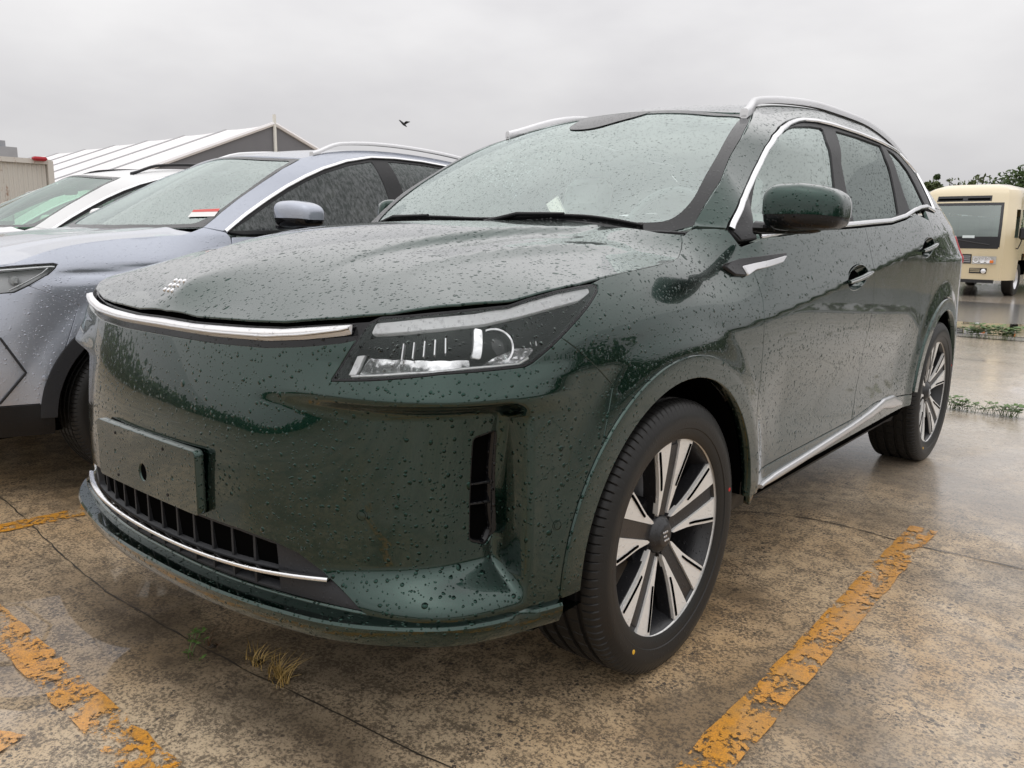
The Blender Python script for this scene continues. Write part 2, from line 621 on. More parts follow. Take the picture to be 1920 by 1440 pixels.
    def pbr(self, base=None, rough=.5, metal=0.0, coat=0.0, coat_rough=.03, spec=.5, normal=None, coat_normal=None, **k):
        p = self.n('ShaderNodeBsdfPrincipled')
        def put(key, w):
            if w is None: return
            if isinstance(w, tuple): p.inputs[key].default_value = (*w, 1)
            elif isinstance(w, (int, float)): p.inputs[key].default_value = w
            else: self.l(w, p.inputs[key])
        put('Base Color', base); put('Roughness', rough); put('Metallic', metal); put('Coat Weight', coat); put('Coat Roughness', coat_rough); put('Specular IOR Level', spec)
        put('Normal', normal); put('Coat Normal', coat_normal)
        for a, b in k.items(): put(a.replace('_', ' '), b)
        self.l(p.outputs[0], self.out.inputs['Surface']); return p


DROPS = [(.036, .09, .24, .6, 1), (.0155, .13, .32, .9, 0), (.0085, .13, .33, .6, 0)]
DROPS_FINE = [(.0145, .13, .32, .85, 0), (.0085, .13, .33, .6, 0)]


def paint(name, base, metal=.35, rough=.35, layers=DROPS, strength=1.0, coat=1.0, coat_ior=1.5, wet=.72):
    t = NT(name); v = t.coord()
    n, hgt = t.drops(v, layers, strength)
    fl = t.noise(v, 900, 1)
    col = t.mixc(t.ramp(fl, [(.35, 0), (.7, .5)]), base, tuple(min(1, c * 1.7 + .004) for c in base))
    p = t.pbr(col, rough, metal, t.val(coat, 'SUBTRACT', t.val(hgt, 'MULTIPLY', coat * wet)), .02, normal=n, coat_normal=n)      # coat cut inside beads to paint their dark sides; water mirrors less too
    p.inputs['Coat IOR'].default_value = coat_ior
    return t.m


def plain(name, base, rough=.5, metal=0.0, coat=0.0, drops=None, strength=1.0, grain=None, spec=.5, **k):
    t = NT(name); n = None
    if drops: n, _ = t.drops(t.coord(), drops, strength)
    col = base
    if grain:
        f = t.noise(t.coord(), grain[0], 4)
        col = t.mixc(t.ramp(f, [(.3, 0), (.7, 1)]), tuple(c * (1 - grain[1]) for c in base), tuple(min(1, c * (1 + grain[1])) for c in base))
    t.pbr(col, rough, metal, coat, spec=spec, normal=n, coat_normal=n if coat else None, **k)
    return t.m


def glass(name, tint=(.75, .85, .82), refl=.08, drops=DROPS_FINE, strength=1.0, ior=1.5, haze=None, gcol=(.9, 1.0, .965)):
    """a thin sheet: tinted see-through plus the mirror image that grows towards grazing"""
    t = NT(name); v = t.coord()
    n = None
    hgt = None
    if drops: n, hgt = t.drops(v, drops, strength)
    tr = t.n('ShaderNodeBsdfTransparent'); tr.inputs[0].default_value = (*tint, 1)
    gl = t.n('ShaderNodeBsdfGlossy'); gl.inputs['Roughness'].default_value = .01; gl.inputs['Color'].default_value = (*gcol, 1)
    fr = t.n('ShaderNodeFresnel'); fr.inputs['IOR'].default_value = ior
    if n is not None: t.l(n, gl.inputs['Normal']); t.l(n, fr.inputs['Normal'])
    fac = t.val(fr.outputs[0], 'ADD', refl, clamp=True)
    if hgt is not None: fac = t.val(fac, 'MULTIPLY', t.val(1.0, 'SUBTRACT', t.val(hgt, 'MULTIPLY', .5)))  # mirror image weakened inside beads so that they read dark
    mx = t.n('ShaderNodeMixShader'); t.l(fac, mx.inputs[0]); t.l(tr.outputs[0], mx.inputs[1]); t.l(gl.outputs[0], mx.inputs[2])
    last = mx
    if haze:
        df = t.n('ShaderNodeBsdfDiffuse'); df.inputs[0].default_value = (*haze[0], 1)
        m2 = t.n('ShaderNodeMixShader'); m2.inputs[0].default_value = haze[1]
        if len(haze) > 2:      # rain film: streaks running down
            st = t.noise(t.mapping(v, haze[2]), 6, 4, .6, .4)
            t.l(t.ramp(st, [(.38, 0.0), (.62, haze[1])]), m2.inputs[0])
        t.l(mx.outputs[0], m2.inputs[1]); t.l(df.outputs[0], m2.inputs[2]); last = m2
    t.l(last.outputs[0], t.out.inputs['Surface']); return t.m


GREEN = paint('green_car_paint', (.0032, .0225, .0155), .94, .24, coat_ior=1.54, wet=.66)
GREYP = paint('grey_blue_car_paint', (.315, .338, .39), .6, .32, DROPS_FINE, .5, wet=.4)
WHITEP = plain('white_car_paint', (.80, .80, .795), .3, 0, .8, DROPS_FINE, .3)
BLACKGLOSS = plain('gloss_black_plastic', (.004, .004, .005), .12, 0, .0, DROPS_FINE, .8, spec=.35)
BLACK = plain('black_plastic', (.009, .009, .010), .45, 0, 0, DROPS_FINE, .6, spec=.25)
DARKTRIM = plain('dark_grey_trim', (.026, .027, .030), .5, 0, 0, DROPS_FINE, .5, spec=.25)
VOID = plain('inner_black', (.003, .003, .003), .9, spec=.0)
CHROME = plain('chrome', (.78, .78, .79), .12, 1.0, 0, DROPS_FINE, .35)
SATIN = plain('satin_silver', (.66, .66, .67), .3, .9, 0, DROPS_FINE, .3)
BARLIGHT = plain('light_bar_lens', (.80, .80, .81), .3, .0, .35, DROPS_FINE, .9)
LAMPSILVER = plain('lamp_reflector', (.8, .8, .81), .3, .45)
def lamp_chrome(name, base, rough, bumpy, metal=1.0):
    t = NT(name); v = t.coord(); f = t.noise(v, 22, 2, .5, .3)
    bp = t.n('ShaderNodeBump'); bp.inputs['Strength'].default_value = bumpy; bp.inputs['Distance'].default_value = .012; t.l(f, bp.inputs['Height'])
    t.pbr(t.mixc(t.ramp(t.noise(v, 30, 2), [(.35, 0), (.65, 1)]), tuple(c * .45 for c in base), base), rough, metal, normal=bp.outputs[0]); return t.m


LAMPCHROME = lamp_chrome('lamp_chrome', (.93, .93, .94), .16, .30, .8)
LAMPINNER = lamp_chrome('lamp_inner', (.20, .20, .21), .3, .6, .15)
LAMPDARK = plain('lamp_bezel', (.05, .05, .053), .35, 0)
LAMPGREY = plain('lamp_grey', (.42, .42, .43), .35, .2)
RUBBER = plain('tyre_rubber', (.012, .0115, .011), .45, 0, .0, DROPS_FINE, .2, spec=.35)
RIMSILVER = plain('machined_alloy', (.80, .79, .765), .4, .25, 0, [(.008, .2, .42, .8, 0)], .8)
RIMBLACK = plain('dark_alloy', (.014, .014, .016), .38, .0, .1, [(.008, .2, .42, .6, 0)], .6)
SEATM = plain('seat_leather', (.62, .61, .58), .55)
DASHM = plain('dash_plastic', (.12, .125, .125), .6)
LIGHTTRIM = plain('pale_interior', (.62, .62, .60), .7)
GLASS_WS = glass('windscreen_glass', (.84, .96, .93), .21, DROPS_FINE, .8)
GLASS_SIDE = glass('side_window_glass', (.70, .82, .79), .16, DROPS_FINE, .8)
GLASS_PRIV = glass('privacy_glass', (.05, .055, .055), .03, DROPS_FINE, 1.0, 1.42)
GLASS_LAMP = glass('lamp_lens', (.96, .97, .97), .0, DROPS_FINE, 1.0, 1.45)
REDLENS = plain('red_lamp_lens', (.45, .02, .03), .15, 0, 1.0)
# ------------------------------------------------------------------ body sheet of a car: plan outline x height
class Body(Surf):
    def __init__(self, half, offset, org=(0, 0, 0)):
        p = np.array([(-x, y) for x, y in half[:0:-1]] + list(half), float)
        t = np.r_[0, np.cumsum(np.linalg.norm(np.diff(p, axis=0), axis=1))]
        c = Cubic(t, p); i0 = len(half) - 1
        q = c(np.linspace(t[i0], t[-1], 3000)); l = np.r_[0, np.cumsum(np.linalg.norm(np.diff(q, axis=0), axis=1))]
        self.L = l[-1]; self.l = l; self.q = q; self.offset = offset; self.org = np.asarray(org, float)
        d = np.gradient(q, axis=0); d /= np.linalg.norm(d, axis=1)[:, None]
        self.nn = np.stack([d[:, 1], -d[:, 0]], -1)        # outward
        self.flip = 1.0
    def plan(self, s):
        a = np.clip(np.abs(s), 0, self.L); sg = np.where(s < 0, -1.0, 1.0)
        x = np.interp(a, self.l, self.q[:, 0]); y = np.interp(a, self.l, self.q[:, 1])
        nx = np.interp(a, self.l, self.nn[:, 0]); ny = np.interp(a, self.l, self.nn[:, 1])
        return x * sg, y, nx * sg, ny
    def s_at_y(self, y):
        k = np.argmax(self.q[:, 0]); k = len(self.q) // 2
        return np.interp(y, self.q[:, 1], self.l)
    def s_at_x(self, x):
        i = np.argmax(self.q[:, 0] > .93 * self.q[:, 0].max()); return np.interp(x, self.q[:i, 0], self.l[:i])
    def pos(self, q):
        q = np.asarray(q, float); x, y, nx, ny = self.plan(q[..., 0]); z = q[..., 1]
        o = self.offset(np.abs(q[..., 0]), x, y, z)
        return np.stack([x - nx * o, y - ny * o, z], -1)


WB, TYRE_R, TRACK_X = 2.829, .378, .93
HALF = [(0, -.965), (.3, -.950), (.55, -.906), (.73, -.850), (.845, -.764), (.9, -.65), (.927, -.5), (.940, -.3), (.946, 0), (.949, .5), (.949, 1.4), (.948, 2.2), (.943, 2.8), (.925, 3.2), (.88, 3.5), (.77, 3.7), (.5, 3.79), (0, 3.82)]
F_OFF = Cubic([.15, .25, .3, .37, .45, .52, .6, .68, .76, .84, .9, .95, 1.0, 1.05, 1.12, 1.25, 1.8], [.10, .06, .035, .018, .006, 0, 0, .004, .014, .031, .045, .057, .070, .088, .14, .28, .9])
R_OFF = Cubic([.15, .3, .5, .7, .9, 1.1, 1.3, 1.5, 1.65, 1.8], [.1, .03, 0, 0, .02, .05, .13, .26, .38, .5])
ZC = Cubic([-1, -.3, .5, .8, 1.25, 1.84, 2.45, 3.0, 3.5, 4], [.88, .89, .935, .968, 1.025, 1.1, 1.178, 1.226, 1.24, 1.24])
ZB = Cubic([-1, .5, 1.4, 2.2, 2.8, 3.4, 4], [1.20, 1.20, 1.225, 1.25, 1.30, 1.34, 1.35])


def green_offset(s, x, y, z):
    zc, zb = ZC(y), ZB(y)
    up = .31 * (.5 + .5 * sstep(y, -.2, .6))
    d = z - zc
    side = up * softp(d, .007) + .02 * bump1(z, .62, .16) * sstep(y, .45, .75) * (1 - sstep(y, 2.05, 2.35)) + .35 * softp(.36 - z, .03)
    side = side + .02 * np.maximum(-d, 0)
    side = side + 2.3 * np.clip(z - .94, 0, .28) ** 2 * (1 - sstep(y, .2, .62))
    g = sstep(y, .25, .5)
    side = side + .26 * np.maximum(z - 1.2, 0) * (1 - sstep(y, .45, 1.25))
    side = side + g * (.21 * softp(z - zb, .03) + (1.5 + 3.4 * (1 - sstep(y, 1.0, 1.9))) * np.maximum(z - 1.5, 0) ** 2)
    side = side + g * .30 * np.maximum(z - 1.08, 0) ** .8 * np.maximum(y - 2.3, 0) ** 1.4
    for yc in (0.0, WB):
        r = np.hypot(y - yc, z - TYRE_R)
        side = side - .016 * (1 - sstep(r, .475, .60)) * 1.0
    f = F_OFF(z)
    wf = 1 - sstep(y, -.82, -.45)
    o = f * wf + side * (1 - wf)
    wr = sstep(y, 3.2, 3.68)
    o = o * (1 - wr) + R_OFF(z) * wr
    o = o + .030 * sstep(z, .93, 1.03) * sstep(s, .5, .85) * (1 - sstep(s, 1.0, 1.3)) * (y < 0)
    # scoop in the corner of the bumper, deepest at the air slot
    e1 = np.clip(.06 - (1.085 - s), 0, None); e2 = np.clip(.06 - (.843 - z), 0, None)
    sc = sstep(s, .36, .99) * sstep(.06 - np.hypot(e1, e2), 0, .032) * sstep(z, .385, .475)
    o = o + (.102 - 1.5 * np.clip(f, 0, .035)) * sc * (y < 0)
    # ledge under the headlamp
    led = np.where(z >= .85, np.clip((.910 - z) / .06, 0, 1), sstep(z, .795, .85))
    o = o - .016 * led * sstep(s, .45, .80) * (1 - sstep(s, 1.06, 1.24)) * (y < 0)
    return o


W = Body(HALF, green_offset).prepare(-.95, 5.2, .2, 1.72, 420, 110)
WR = Mirror(W)


def S_y(y): return float(W.s_at_y(y))


def arc(S, yc, zc, r, a0, a1, n=40):
    a = np.radians(np.linspace(a0, a1, n)); yy = yc + r * np.cos(a); zz = zc + r * np.sin(a)
    return np.stack([S.s_at_y(yy), zz], -1)
# ------------------------------------------------------------------ the green car
green = empty('parked_car', (0, 0, 0))
tag(green, 'dark green SUV covered in raindrops with blank plate bracket, nearest the camera', 'car')
T = W.trace
RIN, ROUT = .438, .497


def both(name, fn, **k):
    """build a part on the left, and the same mirrored on the right"""
    return fn(W, name), fn(WR, name)


def sym_loop(right):
    """outline given for s >= 0 from top centre to bottom centre -> full width"""
    r = np.asarray(right, float); l = r[::-1] * [-1, 1]
    return np.r_[r, l[(1 if abs(l[0, 0]) < 1e-6 else 0):(-1 if abs(l[-1, 0]) < 1e-6 else None)]]


# --- outlines
lamp_px = [(618, 715), (667, 637), (676, 621), (690, 604), (713, 593), (800, 586), (893, 577), (953, 571), (990, 558), (1043, 543), (1085, 535), (1110, 531), (1121, 535), (1122, 546), (1110, 567), (1053, 633), (1000, 681), (985, 688), (960, 691), (827, 702), (693, 714)]
LAMP = T(lamp_px)
bar_bot = T([(400, 643), (500, 652), (567, 650), (640, 643), (667, 637)])
bar_bot = np.r_[[[0, bar_bot[0, 1] + .001]], bar_bot]
hood_px = [(367, 593), (467, 600), (533, 602), (633, 595), (733, 587), (860, 570), (960, 562), (993, 553), (1043, 540), (1085, 531), (1118, 522), (1187, 507), (1240, 495), (1263, 489), (1273, 481), (1277, 468), (1279, 452), (1277, 440)]
hood_edge = T(hood_px)
hood_edge = np.r_[[[0, hood_edge[0, 1] + .002]], hood_edge]
seam_bf = T([(1053, 633), (1080, 653), (1110, 680), (1135, 706), (1150, 722)])
arc_out = arc(W, 0, TYRE_R, ROUT, 140, 178, 16)           # bumper's share of the arch
LIPZ = Cubic([0, .45, .75, .95, 1.12, 1.3], [.365, .366, .374, .374, .368, .374])
s_arch_f = float(arc_out[-1, 0])

# --- bumper cover
top = np.r_[bar_bot[:-1], [LAMP[1]], [LAMP[0]], LAMP[:14:-1], seam_bf[1:]]
bot_s = np.linspace(s_arch_f, 0, 40)
bumper_r = np.r_[top, arc_out, np.c_[bot_s, LIPZ(bot_s)]]
gr_top = T([(387, 970), (450, 992), (507, 1013), (557, 1037), (590, 1062), (620, 1087), (655, 1122), (690, 1156)])
GT = np.r_[[[0, gr_top[0, 1] + .004]], gr_top]
g_bot = np.linspace(gr_top[-1, 0] + .004, 0, 24)
grille_r = np.r_[GT, np.c_[g_bot, LIPZ(g_bot) + .016]]
slot = round_poly(np.array([(.982, .752), (1.052, .764), (1.057, .525), (1.035, .500), (.978, .518)]), .014, 5)
slot_m = slot * [-1, 1]
bump = panel('front_bumper', W, [sym_loop(bumper_r), sym_loop(grille_r), slot, slot_m], GREEN, green, h=.0095, thick=.02)

# --- lower lip: a ledge under the grille that thins out towards the wheels
def loft(name, s, sec, mat, parent, S=W):
    """sec(s) -> list of (outset, z); swept along the body sheet"""
    V = []; k = None
    for a in s:
        pts = sec(a); k = len(pts)
        q = np.array([[a, z] for o, z in pts]); P = S.pos(q); n = S.nrm(np.array([[a, .6]]))[0]; n[2] = 0; n /= np.linalg.norm(n)
        P0 = S.pos(np.array([[a, pts[0][1]]]))[0]
        for (o, z) in pts: V.append((P0[0] + n[0] * o, P0[1] + n[1] * o, z))
    F = [(i * k + j, i * k + j + 1, (i + 1) * k + j + 1, (i + 1) * k + j) for i in range(len(s) - 1) for j in range(k - 1)]
    F += [tuple(range(k)), tuple((len(s) - 1) * k + j for j in range(k))[::-1]]
    m = MB(); m.add(V, F)
    return m.build(name, mat, parent, True, 35)


def lip_sec(a):
    z = float(LIPZ(abs(a))); o = .012 + .024 * (1 - float(sstep(np.array(abs(a)), .55, .85)))
    return [(-.06, z + .006), (-.004, z + .004), (o - .004, z), (o, z - .006), (o - .002, z - .026), (o - .014, z - .048), (o - .05, z - .06), (-.35, z - .065)]


lip = loft('bumper_lip', np.linspace(-s_arch_f, s_arch_f, 121), lip_sec, GREEN, green)

# --- lower grille: dark insert with two openings, fins, chrome bar, shutters behind
ins = inset(sym_loop(grille_r), .002)
chrome_px = T([(260, 965), (370, 1030), (500, 1068), (618, 1087)])
chrome_px[0] = (0, chrome_px[1, 1] - .002)
CZ = Cubic(chrome_px[:, 0], chrome_px[:, 1])
s_in = float(T([(512, 1020)])[0, 0])
sx = np.linspace(0, s_in, 14)
ztop = np.interp(sx, GT[:, 0], GT[:, 1]) - .012
zch = np.where(sx < chrome_px[0, 0], chrome_px[0, 1], CZ(sx))
up = sym_loop(np.r_[np.c_[sx, ztop], np.c_[sx[::-1], zch[::-1] + .006]])
dn = sym_loop(np.r_[np.c_[sx, zch - .006], np.c_[sx[::-1], LIPZ(sx[::-1]) + .026]])
grille = panel('grille', W, [sym_loop(grille_r), up, dn], DARKTRIM, green, h=.02, thick=.06, gap=.003, off=-.008)
cs = np.linspace(-chrome_px[-1, 0], chrome_px[-1, 0], 120)
czz = np.where(np.abs(cs) < chrome_px[0, 0], chrome_px[0, 1], CZ(np.abs(cs)))
strip('chrome_bar', W, np.c_[cs, czz], .011, .010, CHROME, green, off=.002, step=None)
for a in np.linspace(-s_in, s_in, 13)[1:-1]:
    zt = float(np.interp(abs(a), GT[:, 0], GT[:, 1])) - .01
    P = W.pos(np.array([[a, zt], [a, .39]])); n = W.nrm(np.array([[a, .5]]))[0]; n[2] = 0
    m = MB(); tang = np.array([-n[1], n[0], 0]); mid = (P[0] + P[1]) / 2 - n * .045
    R3 = np.stack([tang, n, [0, 0, 1.0]], -1)
    m.box(mid, (.007, .06, zt - .385), R3); m.build('grille_fin', DARKTRIM, grille, False)
for k in range(4):
    ss = np.linspace(-s_in, s_in, 60); zz = np.interp(np.abs(ss), GT[:, 0], GT[:, 1]) - .022 - k * .0105
    strip('shutter_slat', W, np.c_[ss, zz], .006, .004, SATIN if k == 3 else LAMPGREY, grille, off=-.06, step=None)
panel('grille_back', W, [inset(sym_loop(grille_r), -.03)], VOID, green, h=.04, thick=0, gap=0, off=-.09)

# --- air slot in the scoop
for S in (W, WR):
    sl = empty('air_slot', (0, 0, 0), green)
    panel('slot_surround', S, [inset(slot, -.004), inset(slot, .004)], BLACKGLOSS, sl, h=.012, thick=.07, gap=0, off=-.004)
    panel('slot_back', S, [inset(slot, -.006)], VOID, sl, h=.03, thick=0, gap=0, off=-.065)
    for zf in (.60, .645):
        a, b = slot[:, 0].min(), slot[:, 0].max()
        P = S.pos(np.array([[a + .004, zf], [b - .002, zf - .004]])); n = S.nrm(np.array([[(a + b) / 2, zf]]))[0]
        d = P[1] - P[0]; l = np.linalg.norm(d); d /= l; u3 = np.cross(n, d)
        MB().box(P.mean(0) - n * .03, (l, .05, .007), np.stack([d, n, u3], -1), .002).build('slot_vane', BLACKGLOSS, sl)

# --- number plate bracket: flat plate, rounded rim, holes
mb = MB(); yb = -.984
pl = round_poly([(-.252, .535), (.252, .535), (.252, .684), (-.252, .684)], .012, 5)
hole = [(.0 + .021 * math.cos(t), .588 + .024 * math.sin(t)) for t in np.linspace(0, 2 * math.pi, 20)[:-1]]
sq = [[(a - .005, b - .006), (a + .005, b - .006), (a + .005, b + .006), (a - .005, b + .006)] for a, b in ((-.148, .615), (.148, .603))]


class Flat(Surf):
    def pos(self, q): q = np.asarray(q, float); return np.stack([q[..., 0], np.full(q.shape[:-1], yb) + .05 * q[..., 0] ** 2, q[..., 1]], -1)


FP = Flat()
plate = panel('plate_bracket', FP, [pl, np.array(hole), np.array(sq[0]), np.array(sq[1])], GREEN, green, h=.02, thick=.022, gap=0)
for a, b in ((-.14, .665), (.11, .667), (-.14, .553), (.12, .556)):
    MB().lathe([(0, 0.0), (0, .004), (.003, .004)], 10, 1).move(Matrix.Translation((a, yb + .05 * a * a - .0015, b))).build('bracket_clip', BLACK, plate)
panel('bracket_back', FP, [inset(pl, .01)], VOID, plate, h=.05, thick=0, gap=0, off=-.005)

# --- light bar between the lamps
s_bar = float(T([(660, 614)])[0, 0]); s_lampL = float(LAMP[2, 0])
base_r = np.r_[[[0, hood_edge[0, 1] - .011]], hood_edge[1:6] - [0, .011], [LAMP[3]], [LAMP[2]], [LAMP[1]], bar_bot[::-1][1:]]
panel('bar_housing', W, [sym_loop(base_r)], BLACKGLOSS, green, h=.015, thick=.01, gap=.001, off=-.008)
ss = np.linspace(-s_bar, s_bar, 140)
zt = np.interp(np.abs(ss), hood_edge[:, 0], hood_edge[:, 1]) - .017
zb_ = np.interp(np.abs(ss), bar_bot[:, 0], bar_bot[:, 1]) + .015
V = []; sec = np.linspace(0, 1, 9)
for a, t_, b_ in zip(ss, zt, zb_):
    q = np.array([[a, t_ + (b_ - t_) * f] for f in sec]); P = W.pos(q); N = W.nrm(q)
    V += list(P + N * (.016 * np.sin(math.pi * (sec * .9 + .1)) - .004)[:, None])
k = len(sec)
F = [tuple(range(k)), tuple((len(ss) - 1) * k + j for j in range(k))]
F += [(i * k + j, i * k + j + 1, (i + 1) * k + j + 1, (i + 1) * k + j) for i in range(len(ss) - 1) for j in range(k - 1)]
lb = MB().add(V, F).build('light_bar', BARLIGHT, green, True, 60)
strip('light_strip', W, np.c_[ss, zb_ + .008], .006, .004, SATIN, lb, off=.011, step=None)

# --- headlamps
drl_px = [(694, 622), (703, 604), (793, 594), (893, 586), (957, 574), (993, 560), (1043, 546), (1085, 538), (1106, 536), (1110, 543), (1093, 557), (1043, 571), (977, 588), (910, 602), (793, 613)]
tray_px = [(668, 699), (688, 655), (722, 645), (738, 668), (790, 670), (850, 660), (884, 662), (884, 688), (780, 694)]
tray2_px = [(905, 688), (930, 672), (985, 640), (1000, 640), (1012, 650), (990, 676), (960, 684)]
arm_px = [(912, 612), (950, 606), (985, 601), (980, 617), (952, 622), (925, 622)]
lower_px = [(655, 704), (760, 698), (870, 691), (975, 682), (994, 671)]
side_px = [(664, 668), (676, 666), (660, 699), (648, 700)]
plate_px = [(892, 611), (906, 614), (903, 672), (887, 670)]
turn_px = [(1003, 604), (1020, 595), (1078, 574), (1086, 579), (1050, 618), (1012, 645), (1002, 632)]
hood_px2 = [(700, 630), (880, 612), (884, 622), (702, 642)]
LAMPZ = float(LAMP[:, 1].min())
for S in (W, WR):
    hl = empty('headlamp', (0, 0, 0), green)
    out = round_poly(LAMP, .006, 3)
    panel('bezel', S, [out, inset(out, .006)], BLACKGLOSS, hl, h=.02, thick=.065, gap=.0015, off=-.001)
    panel('lens', S, [inset(out, .005)], GLASS_LAMP, hl, h=.015, thick=0, gap=0, off=-.002)
    panel('lamp_back', S, [out], LAMPINNER, hl, h=.025, thick=0, gap=0, off=-.063)
    panel('daytime_light', S, [round_poly(T(drl_px), .005, 3)], BARLIGHT, hl, h=.012, thick=.03, gap=0, off=-.009)
    z0 = float(T([(668, 699)])[0, 1])
    slope = Off(S, lambda s, z: -.012 - .38 * (z - z0))          # trays that rise inwards from the lens's lower edge
    panel('reflector_tray', slope, [round_poly(T(tray_px), .006, 3)], LAMPCHROME, hl, h=.01, thick=.008, gap=0)
    z2 = float(T([(940, 686)])[0, 1]); slope2 = Off(S, lambda s, z: -.012 - .38 * (z - z2))
    panel('reflector_tray', slope2, [round_poly(T(tray2_px), .006, 3)], LAMPCHROME, hl, h=.01, thick=.008, gap=0)
    panel('reflector_arm', S, [round_poly(T(arm_px), .004, 3)], LAMPSILVER, hl, h=.01, thick=.02, gap=0, off=-.03)
    panel('turn_reflector', Off(S, lambda s, z: -.030 + .004 * np.sin((s * 420))), [round_poly(T(turn_px), .006, 3)], LAMPGREY, hl, h=.003, thick=.01, gap=0)
    panel('reflector_fin', Off(S, lambda s, z: -.034 - .2 * (z - z0)), [round_poly(T([(905, 625), (948, 612), (985, 622), (978, 634), (950, 640), (948, 656), (975, 650), (970, 664), (938, 676), (950, 650), (940, 630)]), .004, 3)], LAMPSILVER, hl, h=.006, thick=.01, gap=0)
    panel('lamp_hood', S, [round_poly(T(hood_px2), .004, 3)], LAMPGREY, hl, h=.012, thick=.03, gap=0, off=-.026)
    panel('side_blade', S, [T(side_px)], LAMPSILVER, hl, h=.012, thick=.01, gap=0, off=-.012)
    strip('lower_blade', S, T(lower_px), .006, .006, LAMPSILVER, hl, off=-.012)
    panel('projector_plate', S, [round_poly(T(plate_px), .004, 3)], LAMPCHROME, hl, h=.01, thick=.03, gap=0, off=-.010)
    # main projector behind its plate, with a bright collar open to the inner side
    q = T([(925, 645)])[0]; c = S.pos(q[None])[0]; n = S.nrm(q[None])[0]; n = n + np.array([0, -.5, 0]); n /= np.linalg.norm(n)
    Mx = (Matrix.Translation(Vector(c - n * .050)) @ Vector((1, 0, 0)).rotation_difference(Vector(n)).to_matrix().to_4x4())
    MB().lathe([(.0, .030), (.008, .0305), (.016, .027), (.021, .017), (.023, .0001)], 28, 0).move(Mx).build('projector_lens', BLACKGLOSS, hl)
    MB().lathe([(-.012, .034), (.016, .040), (.022, .042), (.0225, .038), (.004, .0315)], 28, 0).move(Mx).build('projector_collar', LAMPCHROME, hl)
    # low-beam cells: square lenses between thin ribs
    for i in range(5):
        q = T([(742 + 21 * i, 655 - 3.2 * i)])[0]; c = S.pos(q[None])[0]; n = S.nrm(q[None])[0]
        t3 = np.cross([0, 0, 1.0], n); t3 /= np.linalg.norm(t3); u3 = np.cross(n, t3); R3 = np.stack([t3, n, u3], -1)
        MB().box(c - n * .040 + t3 * .0, (.012, .02, .026), R3, .004).build('beam_cell', BLACKGLOSS, hl)
        MB().box(c - n * .030 + t3 * .0095, (.0025, .03, .034), R3).build('cell_rib', LAMPSILVER, hl, False)
    for k in range(3):      # fine steps on the turn-lamp wall
        strip('lamp_step', S, T([(1004, 628 - 10 * k), (1040, 606 - 9 * k), (1072, 586 - 7 * k)]), .003, .003, LAMPSILVER, hl, off=-.03)
    # parking sensors and the round tow cover beside the plate
    for px_, rs in (((678, 967), .0125), ((1045, 985), .0125)):
        q = T([px_])[0]; c = S.pos(q[None])[0]; n = S.nrm(q[None])[0]
        Mx = Matrix.Translation(Vector(c)) @ Vector((1, 0, 0)).rotation_difference(Vector(n)).to_matrix().to_4x4()
        MB().lathe([(-.004, rs), (.0012, rs), (.0016, rs * .8), (-.001, rs * .74), (.0014, rs * .68), (.0022, .0001)], 24, 0).move(Mx).build('parking_sensor', GREEN, green)

# --- fenders
up_f = T([(1127, 522), (1187, 507), (1240, 495), (1263, 489), (1274, 481), (1279, 466), (1280, 452), (1278, 441), (1301, 428), (1340, 428), (1363, 430), (1376, 446), (1387, 461), (1411, 485), (1413, 509), (1424, 540), (1430, 560), (1433, 599), (1431, 650), (1425, 723), (1415, 833), (1408, 917), (1405, 945)])
arc_f = arc(W, 0, TYRE_R, ROUT, 3, 139.5, 60)
fend = np.r_[LAMP[11:16][::-1][:1], LAMP[11:15][::-1], up_f, arc_f, seam_bf[::-1][1:-1]]
fend = np.r_[[LAMP[15]], LAMP[14:10:-1], up_f, arc_f, seam_bf[::-1][:-1]]
for S in (W, WR):
    panel('front_fender', S, [fend], GREEN, green, h=.016, thick=.02)

# --- doors, sills, rear quarter
door_front = up_f[-11:-1]
bseam = T([(1622, 427), (1632, 470), (1638, 500), (1639, 527), (1637, 567), (1630, 610), (1619, 655), (1610, 705), (1602, 750), (1597, 780)])
belt = T([(1363, 432), (1427, 449), (1480, 441), (1540, 432), (1603, 428), (1622, 426), (1673, 421), (1700, 412), (1717, 401), (1735, 395), (1752, 400)])
sill_top_z = lambda y: np.interp(y, [.4, 1.5, 1.8, 1.95, 2.3], [.445, .452, .475, .468, .44])
yb1 = float(W.plan(bseam[-1:, 0])[1][0])
ys = np.linspace(.455, yb1, 24)
d1 = np.r_[belt[:5], bseam, np.c_[W.s_at_y(ys[::-1]), sill_top_z(ys[::-1])], door_front[::-1], T([(1411, 485), (1387, 463)])]
d1 = np.r_[belt[1:6], bseam[1:], np.c_[W.s_at_y(ys[::-1]), sill_top_z(ys[::-1])], door_front[::-1][1:], T([(1411, 485), (1389, 463)])]
arc_r = arc(W, WB, TYRE_R, ROUT + .008, 172, 128, 24)
qs = np.array([[S_y(2.50), .88], [S_y(2.52), 1.0], [S_y(2.50), 1.15], [S_y(2.46), 1.27]])
y2 = np.linspace(yb1, float(W.plan(arc_r[:1, 0])[1][0]), 18)
d2 = np.r_[belt[5:9], [[S_y(2.38), float(belt[9, 1]) - .03]], qs[::-1], arc_r[::-1], np.c_[W.s_at_y(y2[::-1]), sill_top_z(y2[::-1])], bseam[::-1][:-1]]
d2 = np.r_[belt[5:9], qs[::-1], arc_r[::-1], np.c_[W.s_at_y(y2[::-1]), sill_top_z(y2[::-1])], bseam[::-1][1:-1]]
s_end = S_y(3.42)
zq = np.linspace(.34, 1.32, 14)
arc_q = arc(W, WB, TYRE_R, ROUT + .008, 128, 3, 50)
